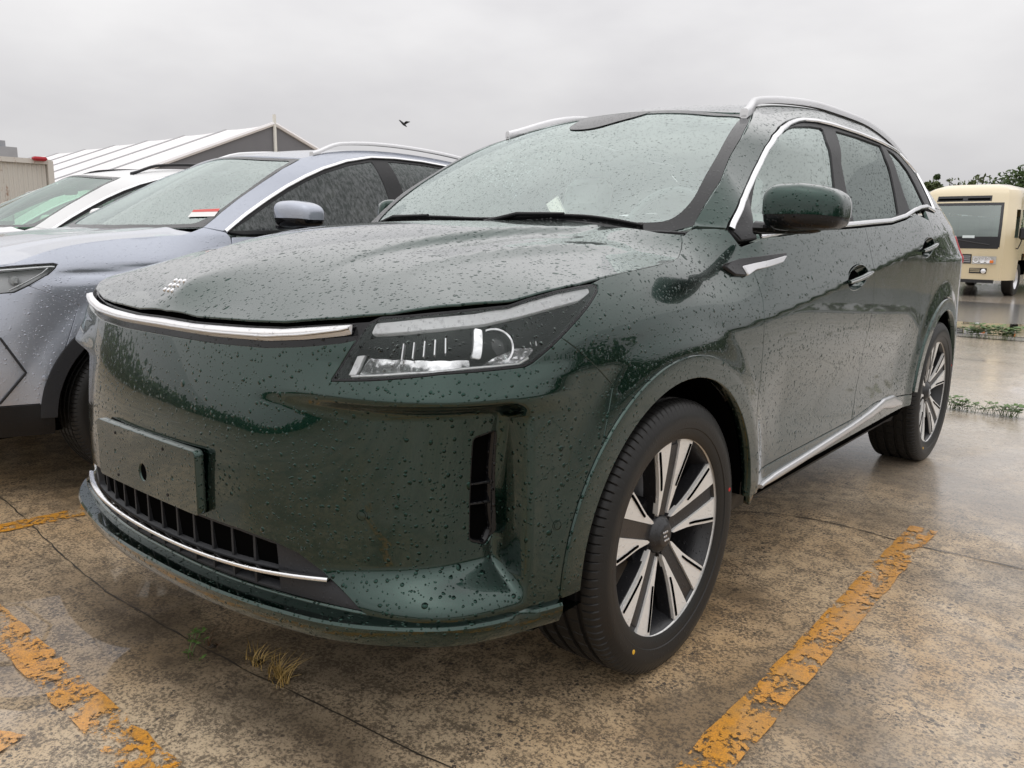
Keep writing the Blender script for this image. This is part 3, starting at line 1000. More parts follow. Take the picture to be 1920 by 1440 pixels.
quart = np.r_[qs, belt[9:], [[S_y(2.72), 1.335], [S_y(3.0), 1.335]], np.c_[np.full(14, s_end), zq[::-1]], arc_q[::-1]]
def cup_hole(px, rad):
    q = T([px])[0]; t = np.linspace(0, 2 * math.pi, 33)[:-1]
    return q, np.c_[q[0] + rad * 2.2 * np.cos(t), q[1] + rad * .9 * np.sin(t) + .11 * rad * 2.2 * np.cos(t)]


for S in (W, WR):
    fd = panel('front_door', S, [d1, cup_hole((1610, 520), .052)[1]], GREEN, green, h=.016, thick=.02)
    rd = panel('rear_door', S, [d2, cup_hole((1741, 464), .052)[1]], GREEN, green, h=.016, thick=.02)
    panel('rear_quarter', S, [quart], GREEN, green, h=.02, thick=.02)
    ysl = np.linspace(.452, 2.33, 40)
    sill = np.r_[np.c_[W.s_at_y(ysl), sill_top_z(ysl) - .004], np.c_[W.s_at_y(ysl[::-1]), np.full(40, .382)]]
    su_ = np.r_[np.c_[W.s_at_y(ysl), np.full(40, .40)], np.c_[W.s_at_y(ysl[::-1]), np.full(40, .27)]]
    panel('sill_under', S, [su_], BLACK, green, h=.03, thick=0, gap=0, off=-.055)
    panel('sill', S, [sill], GREEN, green, h=.02, thick=.03)
    sp = T([(1424, 912), (1500, 862), (1595, 801), (1630, 777), (1655, 757), (1672, 753), (1687, 756)])
    sq_ = resample(sp, .012, False); wv = np.interp(np.linspace(0, 1, len(sq_)), [0, .08, .6, .8, .92, 1], [.012, .024, .027, .04, .062, .02])
    strip3('sill_trim', S.pos(sq_), S.nrm(sq_), wv, .010, SATIN, green, .001)
    # handles: a round pocket with a bar across it
    for d, (u, v), rad in ((fd, (1610, 520), .052), (rd, (1741, 464), .052)):
        q = T([(u, v)])[0]
        c = S.pos(q[None])[0]; n = S.nrm(q[None])[0]; yv = np.array([0, 1.0, 0]); yv -= n * (n @ yv); yv /= np.linalg.norm(yv); zv = np.cross(n, yv) * (1 if np.cross(n, yv)[2] > 0 else -1)
        fwd = yv
        h_ = empty('door_handle', (0, 0, 0), d)
        V = []; rings = [(1.03, -.004), (.97, -.003), (.9, -.012), (.7, -.026), (.4, -.034), (0.02, -.036)]
        nseg = 28
        for r_, o_ in rings:
            for k in range(nseg):
                t = 2 * math.pi * k / nseg
                V.append(c + fwd * rad * 2.2 * r_ * math.cos(t) + zv * (rad * .9 * r_ * math.sin(t) + .11 * rad * 2.2 * r_ * math.cos(t)) + n * o_)
        F = [(i * nseg + k, i * nseg + (k + 1) % nseg, (i + 1) * nseg + (k + 1) % nseg, (i + 1) * nseg + k) for i in range(len(rings) - 1) for k in range(nseg)]
        MB().add(V, F).build('handle_cup', GREEN, h_)
        tl = np.linspace(-1.25, 1.35, 12)
        path = [c + fwd * t * rad * 1.95 + zv * t * .0115 + n * (.004 + .010 * (1 - t * t / 1.8)) for t in tl]
        P = np.array(path)
        strip3('handle_bar', P, np.repeat(n[None], len(P), 0), .019 * (1 - .35 * (np.abs(tl) / 1.3) ** 3), .010, GREEN, h_)
        strip3('handle_accent', P + n * .0105, np.repeat(n[None], len(P), 0), .004, .001, SATIN, h_)
    # fender garnish
    g1 = T([(1352, 500), (1385, 488), (1440, 480), (1470, 476), (1468, 487), (1430, 500), (1412, 509), (1395, 517), (1375, 516)])
    panel('fender_garnish', S, [round_poly(g1, .006, 3)], BLACKGLOSS, green, h=.012, thick=.012, gap=0, off=.010)
    g2 = T([(1388, 503), (1410, 497), (1468, 482), (1462, 492), (1432, 502), (1412, 507), (1397, 518)])
    panel('garnish_blade', S, [round_poly(g2, .004, 3)], SATIN, green, h=.012, thick=.010, gap=0, off=.014)

# --- wheel arch rings and liners
for yc in (0.0, WB):
    for S in (W, WR):
        ring = np.r_[arc(W, yc, TYRE_R, ROUT - .001, 1, 180 if yc == 0 else 172, 70), arc(W, yc, TYRE_R, RIN, 180 if yc == 0 else 172, 1, 70)]
        panel('arch_trim', S, [ring], GREEN, green, h=.011, thick=.03, gap=.001, off=.007)
        sx_ = 1 if S is W else -1
        V = []; F = []; n_ = 40
        for k in range(n_):
            t = math.radians(1 + 178 * k / (n_ - 1))
            for xx, rr in ((.925, RIN + .004), (.86, RIN + .012), (.56, RIN + .012), (.55, .05)):
                V.append((sx_ * xx, yc + rr * math.cos(t), TYRE_R + rr * math.sin(t)))
        for k in range(n_ - 1):
            for j in range(3): F.append((k * 4 + j, k * 4 + j + 1, (k + 1) * 4 + j + 1, (k + 1) * 4 + j))
        MB().add(V, F).build('arch_liner', VOID, green)

# --- hood
HP = W.pos(hood_edge)
hood_ctrl = [tuple(p) for p in HP[1:]] + [(0, HP[0, 1], HP[0, 2]), (0, -.855, 1.037), (0, -.78, 1.075), (0, -.65, 1.115), (0, -.45, 1.155), (0, -.2, 1.190), (0, .05, 1.205), (0, .24, 1.210), (.4, .235, 1.205), (.62, .25, 1.198), (.45, -.65, 1.083), (.62, -.35, 1.121), (.55, -.1, 1.168), (.35, -.3, 1.166)]


def hood_relief(q):
    x, y = np.abs(q[:, 0]), q[:, 1]
    k = sstep(y, -.75, -.2)
    c1 = .30 + .20 * sstep(y, -.9, .3)               # edge of the power dome
    c2 = .52 + .20 * sstep(y, -.7, .3)
    r = .016 * k * (1 - sstep(x, c1 - .012, c1 + .035)) - .004 * k * bump1(x, c1 + .06, .04)
    r = r + .009 * sstep(y, -.6, 0) * (softp(c2 - x, .02) * .35 - .0) * (1 - sstep(x, .0, .9)) * 0
    r = r + .008 * k * softp(.06 - np.abs(x - c2), .010) / .06 * (1 - sstep(y, -.1, .2))
    return r * (1 - sstep(y, .0, .22) * sstep(x, .38, .58))


H = Height(hood_ctrl, hood_relief, 2e-4)
rear_edge = np.array([(.76, .27), (.70, .262), (.62, .253), (.4, .235), (.2, .228), (0, .226)])
hood_xy = np.r_[HP[:, :2], rear_edge[1:]]
hood_xy[0] = (0, HP[0, 1])
hood_loop = np.r_[hood_xy, (hood_xy * [-1, 1])[::-1][1:-1]]
hood = panel('hood', H, [hood_loop], GREEN, green, h=.016, thick=.006, gap=.0025)
# the mark on the hood: slanted rows of small studs
H.prepare(-.4, .4, -.92, -.6, 90, 60)
for px_, sc_ in [((330, 526), 1), ((338, 527), 1), ((346, 527.5), 1), ((320, 535), 1), ((327.5, 535), 1), ((334.5, 536), .7), ((310, 543), 1), ((317, 544), 1), ((324, 545), 1)]:
    q = H.hit(*px_)[None]
    p = H.pos(q)[0]; n = H.nrm(q)[0]
    Mx = Matrix.Translation(Vector(p)) @ Vector((0, 0, 1)).rotation_difference(Vector(n)).to_matrix().to_4x4()
    r_ = .0065 * sc_
    MB().lathe([(0, r_), (.003, r_ * .96), (.0045, r_ * .7), (.005, .0001)], 16, 2).move(Mx).build('hood_stud', CHROME, hood)

# --- windscreen
ws_px = [(1301, 424), (1325, 383), (1350, 335), (1372, 297), (1391, 258), (1403, 230), (1411, 211)]
wse = T(ws_px)
_i = np.linspace(0, 1, len(wse)); _e = wse[[0, -1]].copy()
wse = np.stack([np.polyval(np.polyfit(_i, wse[:, k], 3), _i) for k in (0, 1)], -1); wse[[0, -1]] = _e
WE = W.pos(wse)
head = np.array([(0, WE[-1, 1] - .075, WE[-1, 2] + .034)])
ws_ctrl = [tuple(p) for p in WE] + [(0, .20, 1.195), (.45, .235, 1.20), tuple(head[0]), (.35, WE[-1, 1] - .055, WE[-1, 2] + .020), (0, .58, 1.432), (.4, .57, 1.42)]
WS = Height(ws_ctrl)
hd = curve([(0, head[0, 1]), (.35, WE[-1, 1] - .055), (.55, WE[-1, 1] - .02), tuple(WE[-1, :2])], 14)
bs = curve([(0, .215), (.45, .245), (.68, .30), tuple(WE[0, :2])], 14)
ws_half = np.r_[bs, WE[1:-1, :2], hd[::-1]]
ws_loop = np.r_[ws_half, (ws_half * [-1, 1])[::-1][1:-1]]
wsg = panel('windscreen', WS, [round_poly(ws_loop, .01, 2)], GLASS_WS, green, h=.03, thick=.006, gap=.003, off=-.004)
# black printed border of the windscreen, with the sensor window at the top
inn = inset(ws_loop, .045)
inn = round_poly(inn[::2], .05, 4)
FRIT = plain('black_frit', (.008, .0085, .009), .15, 0, .0, DROPS_FINE, .8, spec=.3)
panel('windscreen_border', WS, [inset(ws_loop, .004), inn], FRIT, wsg, h=.02, thick=0, gap=0, off=-.001)
sens = curve([(-.17, head[0, 1] - .004), (-.15, head[0, 1] - .07), (-.13, head[0, 1] - .15), (-.06, head[0, 1] - .185), (.02, head[0, 1] - .18), (.09, head[0, 1] - .12), (.15, head[0, 1] - .05), (.17, head[0, 1] - .004)], 24)
panel('sensor_shade', WS, [sens], FRIT, wsg, h=.02, thick=0, gap=0, off=.0)

# --- roof and upper side frame
ZS = Cubic([.8, WE[-1, 1], 1.3, 1.7, 2.1, 2.5, 2.9, 3.3, 3.6], [1.57, WE[-1, 2], 1.683, 1.732, 1.732, 1.70, 1.622, 1.485, 1.35])
ysr = np.linspace(WE[-1, 1] + .01, 3.3, 40)
edge = np.c_[W.s_at_y(ysr), ZS(ysr)]; E3 = W.pos(edge)
roof_ctrl = [tuple(p) for p in E3[::3]] + [(0, y, z) for y, z in ((head[0, 1], head[0, 2]), (1.3, 1.724), (1.8, 1.768), (2.3, 1.76), (2.8, 1.70), (3.2, 1.60))] + [(.35, 1.8, 1.76)]
RF = Height(roof_ctrl)
ro = np.r_[hd[:-1] + [0, .006], E3[:, :2], [[.3, 3.36], [0, 3.38]]]
ro_loop = np.r_[ro, (ro * [-1, 1])[::-1][1:-1]]
roof = panel('roof', RF, [ro_loop], GREEN, green, h=.03, thick=.02, gap=.002)
win_px = [(1363, 428), (1374, 403), (1387, 373), (1403, 338), (1420, 303), (1434, 275), (1447, 253), (1460, 237), (1474, 227), (1487, 222), (1500, 220), (1525, 222), (1553, 228), (1605, 245), (1657, 267), (1682, 283), (1700, 301), (1717, 323), (1731, 348), (1742, 370), (1750, 388), (1753, 396)]
win_top = T(win_px)
wt_pix = win_px
win_bot = T([(1753, 399), (1740, 391), (1728, 393), (1717, 398), (1700, 409), (1673, 418), (1640, 421), (1603, 425), (1540, 430), (1480, 438), (1427, 448), (1390, 452)])
win = np.r_[win_top, win_bot]
s_tail = np.array([[S_y(3.3), float(ZS(3.3))], [S_y(3.36), 1.42], [S_y(3.4), 1.34]])
side_up = np.r_[wse[:-1], edge, s_tail[1:], [[S_y(3.0), 1.338], [S_y(2.74), 1.338]], [belt[-1] + [.01, .004]], win[::-1][len(win_bot):]]
for S in (W, WR):
    panel('side_frame', S, [side_up], GREEN, green, h=.016, thick=.02)
    # black door frame behind the glass, with the three panes
    panes = [[(1403, 420), (1418, 345), (1432, 300), (1453, 258), (1472, 240), (1492, 234), (1520, 234), (1544, 238), (1553, 263), (1568, 347), (1577, 424), (1540, 427), (1480, 436), (1420, 446)],
             [(1568, 243), (1610, 255), (1653, 271), (1663, 295), (1673, 322), (1681, 360), (1688, 401), (1670, 411), (1640, 416), (1605, 420), (1594, 377), (1580, 305)],
             [(1663, 277), (1677, 286), (1690, 300), (1705, 320), (1718, 344), (1729, 367), (1738, 386), (1724, 389), (1709, 394), (1699, 368), (1684, 322)]]
    loops = [round_poly(T(p), .012, 4) for p in panes]
    gf = panel('window_frame', S, [win] + [inset(l, .003) for l in loops], BLACK, green, h=.025, thick=.03, gap=.004, off=-.006)
    for l, mat in zip(loops, (GLASS_SIDE, GLASS_PRIV, GLASS_PRIV)):
        panel('side_window', S, [l], mat, green, h=.04, thick=0, gap=0, off=-.012)
    ch = np.r_[win_top[:1], resample(win_top, .012, False)]
    cl_ = inset(np.r_[win_top, win_bot], .010)
    k0 = int(np.argmin(np.hypot(*(cl_ - win_top[0]).T))); cl_ = np.roll(cl_, -k0, 0)
    a_ = cl_ if area2(np.r_[win_top, win_bot]) > 0 else np.roll(cl_[::-1], 1, 0)
    strip('window_chrome', S, a_[:len(win_top) + len(win_bot) - 1], .020, .007, CHROME, green, off=0.0, step=.014)
# ------------------------------------------------------------------ wheels
def make_tyre(parent, R=TYRE_R, r_in=.276, width=.245, wet=True):
    """tread with ribs and shoulder sipes, sidewall with a raised ring; +x is the outer face"""
    seg = 864; w = width / 2
    prof = [(-w * .93, r_in - .004), (-w, r_in + .03), (-w * 1.03, (R + r_in) / 2), (-w * .97, R - .022), (-w * .88, R - .007)]
    outer = [(w * .88, R - .007), (w * .95, R - .017), (w * .985, R - .030), (w * 1.02, (R + r_in) / 2 + .012), (w * 1.035, (R + r_in) / 2), (w * 1.02, r_in + .038), (w * 1.005, r_in + .026), (w * .985, r_in + .024), (w * .96, r_in + .006), (w * .90, r_in - .006)]
    tread = []
    for g in (-.58, -.2, .2, .58):
        tread += [(w * (g - .07), R - .001), (w * (g - .06), R - .009), (w * (g + .06), R - .009), (w * (g + .07), R - .001)]
    full = prof + [(-w * .8, R - .002)] + tread + [(w * .8, R - .002)] + outer
    n = len(full); V = []
    sip = 8
    for k in range(seg):
        t = 2 * math.pi * k / seg
        on = (k % sip == 0)
        for i, (a, r) in enumerate(full):
            rr = r
            if on and a > .7 * w and r > R - .02: rr = r - .004
            if on and a < -.66 * w and r > R - .03: rr = r - .004
            if on and abs(a) < .66 * w and r > R - .003 and (k // sip) % 2 == 0: rr = r - .003
            V.append((a, rr * math.cos(t), rr * math.sin(t)))
    F = [(k * n + i, k * n + i + 1, ((k + 1) % seg) * n + i + 1, ((k + 1) % seg) * n + i) for k in range(seg) for i in range(n - 1)]
    return MB().add(V, F).build('tyre', RUBBER, parent, True, 28)


def spoke_poly(r0, r1, a0, a1, b0, b1, n=8):
    """patch in the wheel face between two radii; half widths from a (inner side) to b (outer side), in metres from the spoke's axis"""
    t = np.linspace(0, 1, n)
    A = np.c_[r0 + (r1 - r0) * t, a0 + (a1 - a0) * t]; B = np.c_[r0 + (r1 - r0) * t, b0 + (b1 - b0) * t]
    return np.r_[A, B[::-1]]


def rim_section(parent, poly, ang, x0, x1, name, mat, dish=.034):
    """extrude an outline (radius, sideways) lying at angle ang; the face is dished towards the hub"""
    p = resample(np.asarray(poly, float), .012); m = len(p)
    ca, sa = math.cos(ang), math.sin(ang)
    V = []
    for dx in (x1, x0):
        for r, s in p:
            rr = math.hypot(r, s); d = -dish * (1 - min(1, rr / .262)) ** 1.3
            V.append((dx + d, r * ca - s * sa, r * sa + s * ca))
    F = [tuple(range(m)), tuple(range(m, 2 * m))[::-1]] + [(i, (i + 1) % m, m + (i + 1) % m, m + i) for i in range(m)]
    o = MB().add(V, F).build(name, mat, parent, True, 30)
    return o


def make_wheel(phase=0.0, parent=None):
    w = empty('wheel', (0, 0, 0), parent)
    ty_ = make_tyre(w)
    for ang_, rr_, mt_ in ((math.radians(11), .325, plain('red_mark', (.5, .02, .02), .5)), (math.radians(232), .318, plain('yellow_mark', (.7, .4, .03), .5))):
        MB().lathe([(.0, .007), (.0015, .006), (.002, .0001)], 12, 0).move(Matrix.Translation((.245 / 2 * 1.03 - .001, rr_ * math.cos(ang_), rr_ * math.sin(ang_)))).build('paint_mark', mt_, ty_)
    # barrel and lip
    MB().lathe([(-.115, .262), (-.10, .245), (.02, .232), (.075, .24), (.098, .252), (.104, .2565), (.112, .2635), (.106, .268), (.09, .266)], 96, 0).build('rim', RIMBLACK, w)
    MB().lathe([(-.03, .001), (-.03, .165), (-.012, .165), (-.012, .001)], 48, 0).build('brake_disc', LAMPGREY, w)
    MB().lathe([(.098, .2525), (.1065, .258), (.1105, .2632)], 96, 0).build('rim_edge', RIMSILVER, w)
    hub = MB().lathe([(.02, .055), (.068, .052), (.082, .045), (.088, .037), (.09, .034), (.094, .031), (.096, .024), (.0965, .0001)], 40, 0).build('hub_cap', RIMBLACK, w)
    for j in (-1, 0, 1):
        for i in (-1, 0, 1):
            if i == 1 and j == 0: continue
            MB().lathe([(.096, .0034), (.098, .0028), (.0985, .0001)], 8, 0).move(Matrix.Translation((0, i * .0085 - j * .0045, j * .0115))).build('hub_dot', SATIN, hub)
    for k in range(5):
        a = phase + 2 * math.pi * k / 5
        # dark core, centre inlay, and the machined faces either side of it
        side_ = np.array([(.028, .026), (.055, .027), (.085, .034), (.12, .047), (.17, .067), (.215, .087), (.237, .099)])
        core = np.r_[side_ * [1, -1], [[.247, -.072], [.2555, -.03], [.2565, 0], [.2555, .03], [.247, .072]], side_[::-1]]
        sp = rim_section(w, core, a, .058, .096, 'spoke', RIMBLACK)
        rim_section(sp, spoke_poly(.052, .240, -.0185, -.0215, .0185, .0215), a, .084, .1005, 'spoke_inlay', RIMBLACK)
        for s in (-1, 1):
            wp = np.array([(.066, s * .0205), (.2545, s * .0235), (.2515, s * .060), (.2395, s * .0925), (.195, s * .0745), (.15, s * .0555), (.115, s * .0425), (.085, s * .0345), (.06, s * .0285), (.053, s * .0235)])
            rim_section(sp, wp, a, .090, .1055, 'spoke_face', RIMSILVER)
            slit_shade = np.array([(.125, s * .0385), (.150, s * .0478), (.231, s * .0818), (.2335, s * .0760), (.152, s * .0418), (.128, s * .0342)])
            rim_section(sp, slit_shade, a, .100, .1085, 'spoke_slit_shade', VOID)  # raised black strip in place of a cut slot and its shade
        # web between the spokes, set back
        b = a + math.pi / 5
        rim_section(w, spoke_poly(.055, .10, -.022, -.030, .022, .030), b, .03, .07, 'hub_web', RIMBLACK)
        MB().lathe([(.0, .0075), (.062, .0075), (.066, .005), (.066, .0001)], 6, 0).move(Matrix.Translation((0, .043 * math.cos(b), .043 * math.sin(b)))).build('lug_bolt', RIMBLACK, w)
    for ch in list(w.children) + [g for c_ in w.children for g in c_.children]:
        if ch.type == 'MESH' and not ch.name.startswith(('tyre', 'paint_mark')):
            for v in ch.data.vertices: v.co.y *= RS; v.co.z *= RS
    return w


RS = 1.06
ref_ang = math.radians(87)
whl = make_wheel(ref_ang, green)
XW = .93 - .1105
spots = [(XW, 0.0, 0, .0), (XW, WB, 0, .16), (-XW, 0.0, math.pi, .4), (-XW, WB, math.pi, .7)]
for i, (x, y, rz, sp) in enumerate(spots):
    o = whl if i == 0 else copy_tree(whl, green)
    o.location = (x, y, TYRE_R)
    o.rotation_euler = (Matrix.Rotation(rz, 3, 'Z') @ Matrix.Rotation(sp, 3, 'X')).to_euler()
    o.location.z = TYRE_R - .003

# ------------------------------------------------------------------ mirrors
def make_mirror(sx, cap, parent, c, size, shell_mat=BLACKGLOSS, arm_from=None, flat_front=.35):
    """rounded housing: cap above, black lower shell, glass facing back, arm to the door"""
    m = empty('door_mirror', (0, 0, 0), parent)
    nx, ny, nz = size
    def shell(z0, z1, grow, name, mat):
        V = []; nu, nv = 28, 14
        for i in range(nv + 1):
            ph = z0 + (z1 - z0) * i / nv
            for k in range(nu):
                t = 2 * math.pi * k / nu
                ct, st = math.cos(t), math.sin(t)
                e = 2 / 6.0
                rr = (abs(math.cos(ph)) ** (2 / 5.0))
                X = nx * math.copysign(abs(ct) ** e, ct) * rr
                Y = ny * math.copysign(abs(st) ** e, st) * rr
                if Y > 0: Y *= flat_front
                else: Y *= .8 + .2 * abs(math.cos(ph))
                Z = nz * math.copysign(abs(math.sin(ph)) ** (2 / 3.6), math.sin(ph))
                fo = X / nx                      # lower and swept back outboard
                Z = Z * (1 - .18 * max(0, fo)) - .012 * max(0, fo) ** 2
                Y += .03 * fo + .02 * fo * fo
                V.append(((c[0] + X * (1 + grow)) * sx, c[1] + Y * (1 + grow), c[2] + Z * (1 + grow)))
        F = [(i * nu + k, i * nu + (k + 1) % nu, (i + 1) * nu + (k + 1) % nu, (i + 1) * nu + k) for i in range(nv) for k in range(nu)]
        F += [tuple(range(nu))[::-1], tuple(nv * nu + k for k in range(nu))]
        return MB().add(V, F).build(name, mat, m, True, 50)
    shell(-.10, math.pi / 2, .0, 'mirror_cap', cap)
    shell(-math.pi / 2, -.10, -.02, 'mirror_base', shell_mat)
    af = arm_from
    path = curve([(af[0] * sx, af[1], af[2]), ((af[0] * .5 + c[0] * .5) * sx, af[1] * .5 + c[1] * .5, c[2] - nz * .86), ((c[0] + nx * .4) * sx, c[1], c[2] - nz * .9)], 12)
    MB().tube(path, [.042, .04, .038, .036, .035, .034, .033, .032, .03, .028, .024, .015], 10, squash=.5).build('mirror_arm', shell_mat, m)
    MB().box(((c[0]) * sx, c[1] + ny * flat_front * .98, c[2]), (nx * 1.6, .004, nz * 1.3), None, .001).build('mirror_glass', CHROME, m)
    return m


for sx in (1, -1):
    if sx == 1: make_mirror(sx, GREEN, green, (1.045, .50, 1.262), (.106, .085, .068), BLACKGLOSS, (.905, .475, 1.205))
    else: make_mirror(sx, GREEN, green, (.945, .70, 1.262), (.05, .11, .068), BLACKGLOSS, (.89, .50, 1.205), 1.0)      # folded in
    # sail plate at the foot of the pillar
    S = W if sx == 1 else WR
    panel('mirror_sail', S, [T([(1392, 448), (1372, 428), (1378, 400), (1400, 342), (1404, 360), (1414, 420), (1420, 444)])], BLACKGLOSS, green, h=.03, thick=.01, gap=0, off=-.003)

# ------------------------------------------------------------------ roof rails
for sx in (1, -1):
    px = [(1407, 205), (1420, 193), (1437, 184), (1455, 181), (1490, 185), (1523, 193), (1573, 211), (1623, 232), (1673, 258), (1690, 270)]
    yy = np.linspace(1.06, 3.0, 36)
    zs = ZS(yy); P = W.pos(np.c_[W.s_at_y(yy), zs]); N = np.zeros_like(P); N[:, 2] = 1
    lift = .012 * np.minimum(sstep(yy, 1.04, 1.30), 1 - sstep(yy, 2.75, 3.02))
    P = P + np.c_[np.full(36, -.012), np.zeros(36), lift + .004]
    P[:, 0] *= sx
    strip3('roof_rail', P, N, np.interp(yy, [1.06, 1.25, 2.8, 3.0], [.030, .026, .026, .03]), .022, SATIN, green)
    for y0, y1 in ((1.06, 1.20), (2.85, 3.0)):
        k = (yy >= y0 - .03) & (yy <= y1 + .06); Q = P[k].copy(); Q[:, 2] -= .012
        strip3('rail_foot', Q, N[k], .022, .010, SATIN, green)

# ------------------------------------------------------------------ wipers, cowl
cw = [(0, .225, 1.188), (.4, .245, 1.185), (.7, .31, 1.18)]
cow = curve([(-.76, .33, 1.185), (-.4, .262, 1.196), (0, .243, 1.20), (.4, .262, 1.196), (.76, .33, 1.185)], 40)
strip3('cowl_panel', cow, np.tile([0, 0, 1.0], (40, 1)), .06, .006, BLACK, green)
for x0, x1, y0 in ((-.62, .05, .26), (.05, .62, .27)):
    t = np.linspace(0, 1, 20); xs = x0 + (x1 - x0) * t; ys = .222 + .075 * (np.abs(xs) / .7) ** 2 + .022 + .006 * np.sin(t * 3.1)
    P = WS.pos(np.c_[xs, ys]); N = WS.nrm(np.c_[xs, ys])
    wp = empty('wiper', (0, 0, 0), green)
    strip3('wiper_blade', P, N, .009, .008, BLACK, wp, .003)
    MB().tube([P[0] + N[0] * .004 + [0, -.03, -.01], P[4] + N[4] * .018, P[10] + N[10] * .012], [.008, .007, .005], 8).build('wiper_arm', BLACK, wp)

# ------------------------------------------------------------------ cabin
def make_seat(parent, x, y, mat=SEATM, z=.62):
    s = empty('seat', (0, 0, 0), parent)
    MB().box((x, y, z), (.5, .52, .16), None, .05).build('cushion', mat, s)
    MB().box((x, y + .34, z + .34), (.48, .14, .66), np.asarray(Matrix.Rotation(math.radians(-18), 3, 'X')), .06).build('backrest', mat, s)
    MB().box((x, y + .47, z + .74), (.27, .10, .18), np.asarray(Matrix.Rotation(math.radians(-14), 3, 'X')), .045).build('headrest', mat, s)
    return s


def make_cabin(parent, y0=.55, front=.95, rear=1.85, wheel_side=1, ztop=1.2, half=.7):
    make_seat(parent, .37, front); make_seat(parent, -.37, front)
    make_seat(parent, .37, rear); make_seat(parent, -.37, rear)
    prof = [(y0 - .2, ztop - .16), (y0 - .2, ztop - .05), (y0 + .05, ztop - .03), (y0 + .22, ztop - .05), (y0 + .26, ztop - .12), (y0 + .2, ztop - .4), (y0 + .05, ztop - .6)]
    MB().prism(prof, -half, half, 0).build('dashboard', DASHM, parent)
    sw = empty('steering_wheel', (0, 0, 0), parent)
    t = np.linspace(0, 2 * math.pi, 30)[:-1]; c = np.array([.37 * wheel_side, y0 + .33, ztop - .02])
    up = np.array([0, .38, .92]); rt = np.array([1.0, 0, 0])
    MB().tube([c + .185 * (math.cos(a) * rt + math.sin(a) * up) for a in t], .016, 8, closed=True).build('wheel_rim', DASHM, sw)
    for a in (0, math.pi, -math.pi / 2):
        MB().tube([c, c + .18 * (math.cos(a) * rt + math.sin(a) * up)], .014, 6).build('wheel_spoke', DASHM, sw)
    MB().box(c, (.15, .05, .12), None, .02).build('wheel_hub', DASHM, sw)
    MB().box((0, 1.55, .32), (1.5, 3.0, .06)).build('cabin_floor', VOID, parent)
    MB().box((-.0, y0 + .60, 1.5), (.24, .03, .07), None, .015).build('rear_view_mirror', DASHM, parent)


make_cabin(green)
rl_ = np.array([p for p in ro_loop if True])
panel('roof_liner', RF, [inset(rl_, .05)], LIGHTTRIM, green, h=.12, thick=0, gap=0, off=-.05)

# inner shell: closes the joints from behind, black to put their shade in, open at the windows and the wheels
sh = np.r_[np.c_[np.linspace(.0, S_y(-.50), 20), np.full(20, .40)], arc(W, 0, TYRE_R, ROUT + .0, 177, 3, 40), np.c_[W.s_at_y(np.linspace(.52, 2.28, 20)), np.full(20, .33)], arc(W, WB, TYRE_R, ROUT + .006, 177, 3, 40), [[S_y(3.36), .36], [S_y(3.36), 1.30], [S_y(2.6), 1.28], [S_y(2.4), 1.24], [S_y(1.5), 1.19], [S_y(.55), 1.17], [S_y(.3), 1.14]], hood_edge[::-1][4:] + [0, .006]]
for S in (W, WR):
    panel('inner_shell', S, [sh], VOID, green, h=.05, thick=0, gap=0, off=-.10 if False else -.024)
MB().box((0, 1.5, .335), (1.36, 4.0, .05)).build('underbody', VOID, green)
hs = panel('hood_underside', H, [inset(hood_loop, .02)], VOID, green, h=.06, thick=0, gap=0, off=-.05)

# ------------------------------------------------------------------ rear end
rear_s = np.linspace(s_end + .004, W.L, 16)
rb = sym = np.r_[np.c_[rear_s, np.full(16, .78)], np.c_[rear_s[::-1], np.full(16, .34)]]
tg = np.r_[np.c_[rear_s, np.full(16, 1.33)], np.c_[rear_s[::-1], np.full(16, .785)]]
tl = np.r_[np.c_[np.linspace(s_end - .12, s_end + .32, 8), np.full(8, 1.20)], np.c_[np.linspace(s_end + .32, s_end - .10, 8), np.full(8, 1.05)]]
ug = np.r_[np.c_[rear_s, np.full(16, 1.52)], np.c_[rear_s[::-1], np.full(16, 1.335)]]
for S in (W, WR):
    panel('rear_bumper', S, [rb], GREEN, green, h=.03, thick=.02, gap=.001)
    panel('tailgate', S, [tg], GREEN, green, h=.03, thick=.02, gap=.001)
    panel('tail_lamp', S, [round_poly(tl, .02)], REDLENS, green, h=.02, thick=.012, gap=0, off=.006)
    panel('rear_window', S, [ug], GLASS_PRIV, green, h=.04, thick=.0, gap=.001)
# ------------------------------------------------------------------ the cars parked alongside
HALF_G = [(0, -.93), (.3, -.915), (.55, -.865), (.72, -.79), (.83, -.69), (.888, -.56), (.915, -.42), (.928, -.2), (.933, .1), (.936, .6), (.936, 1.4), (.935, 2.2), (.93, 2.9), (.905, 3.32), (.85, 3.57), (.73, 3.72), (.45, 3.80), (0, 3.82)]
GZC = Cubic([-1, 0, 1, 2, 3, 4], [.93, .95, .985, 1.02, 1.06, 1.08])
GZB = Cubic([-1, .5, 1.4, 2.2, 3.0, 4], [1.16, 1.17, 1.19, 1.22, 1.27, 1.3])
GF_OFF = Cubic([.15, .3, .42, .55, .65, .75, .85, .93, 1.0, 1.08, 1.2, 1.8], [.12, .05, .02, 0, .0, .008, .028, .055, .09, .15, .28, .9])


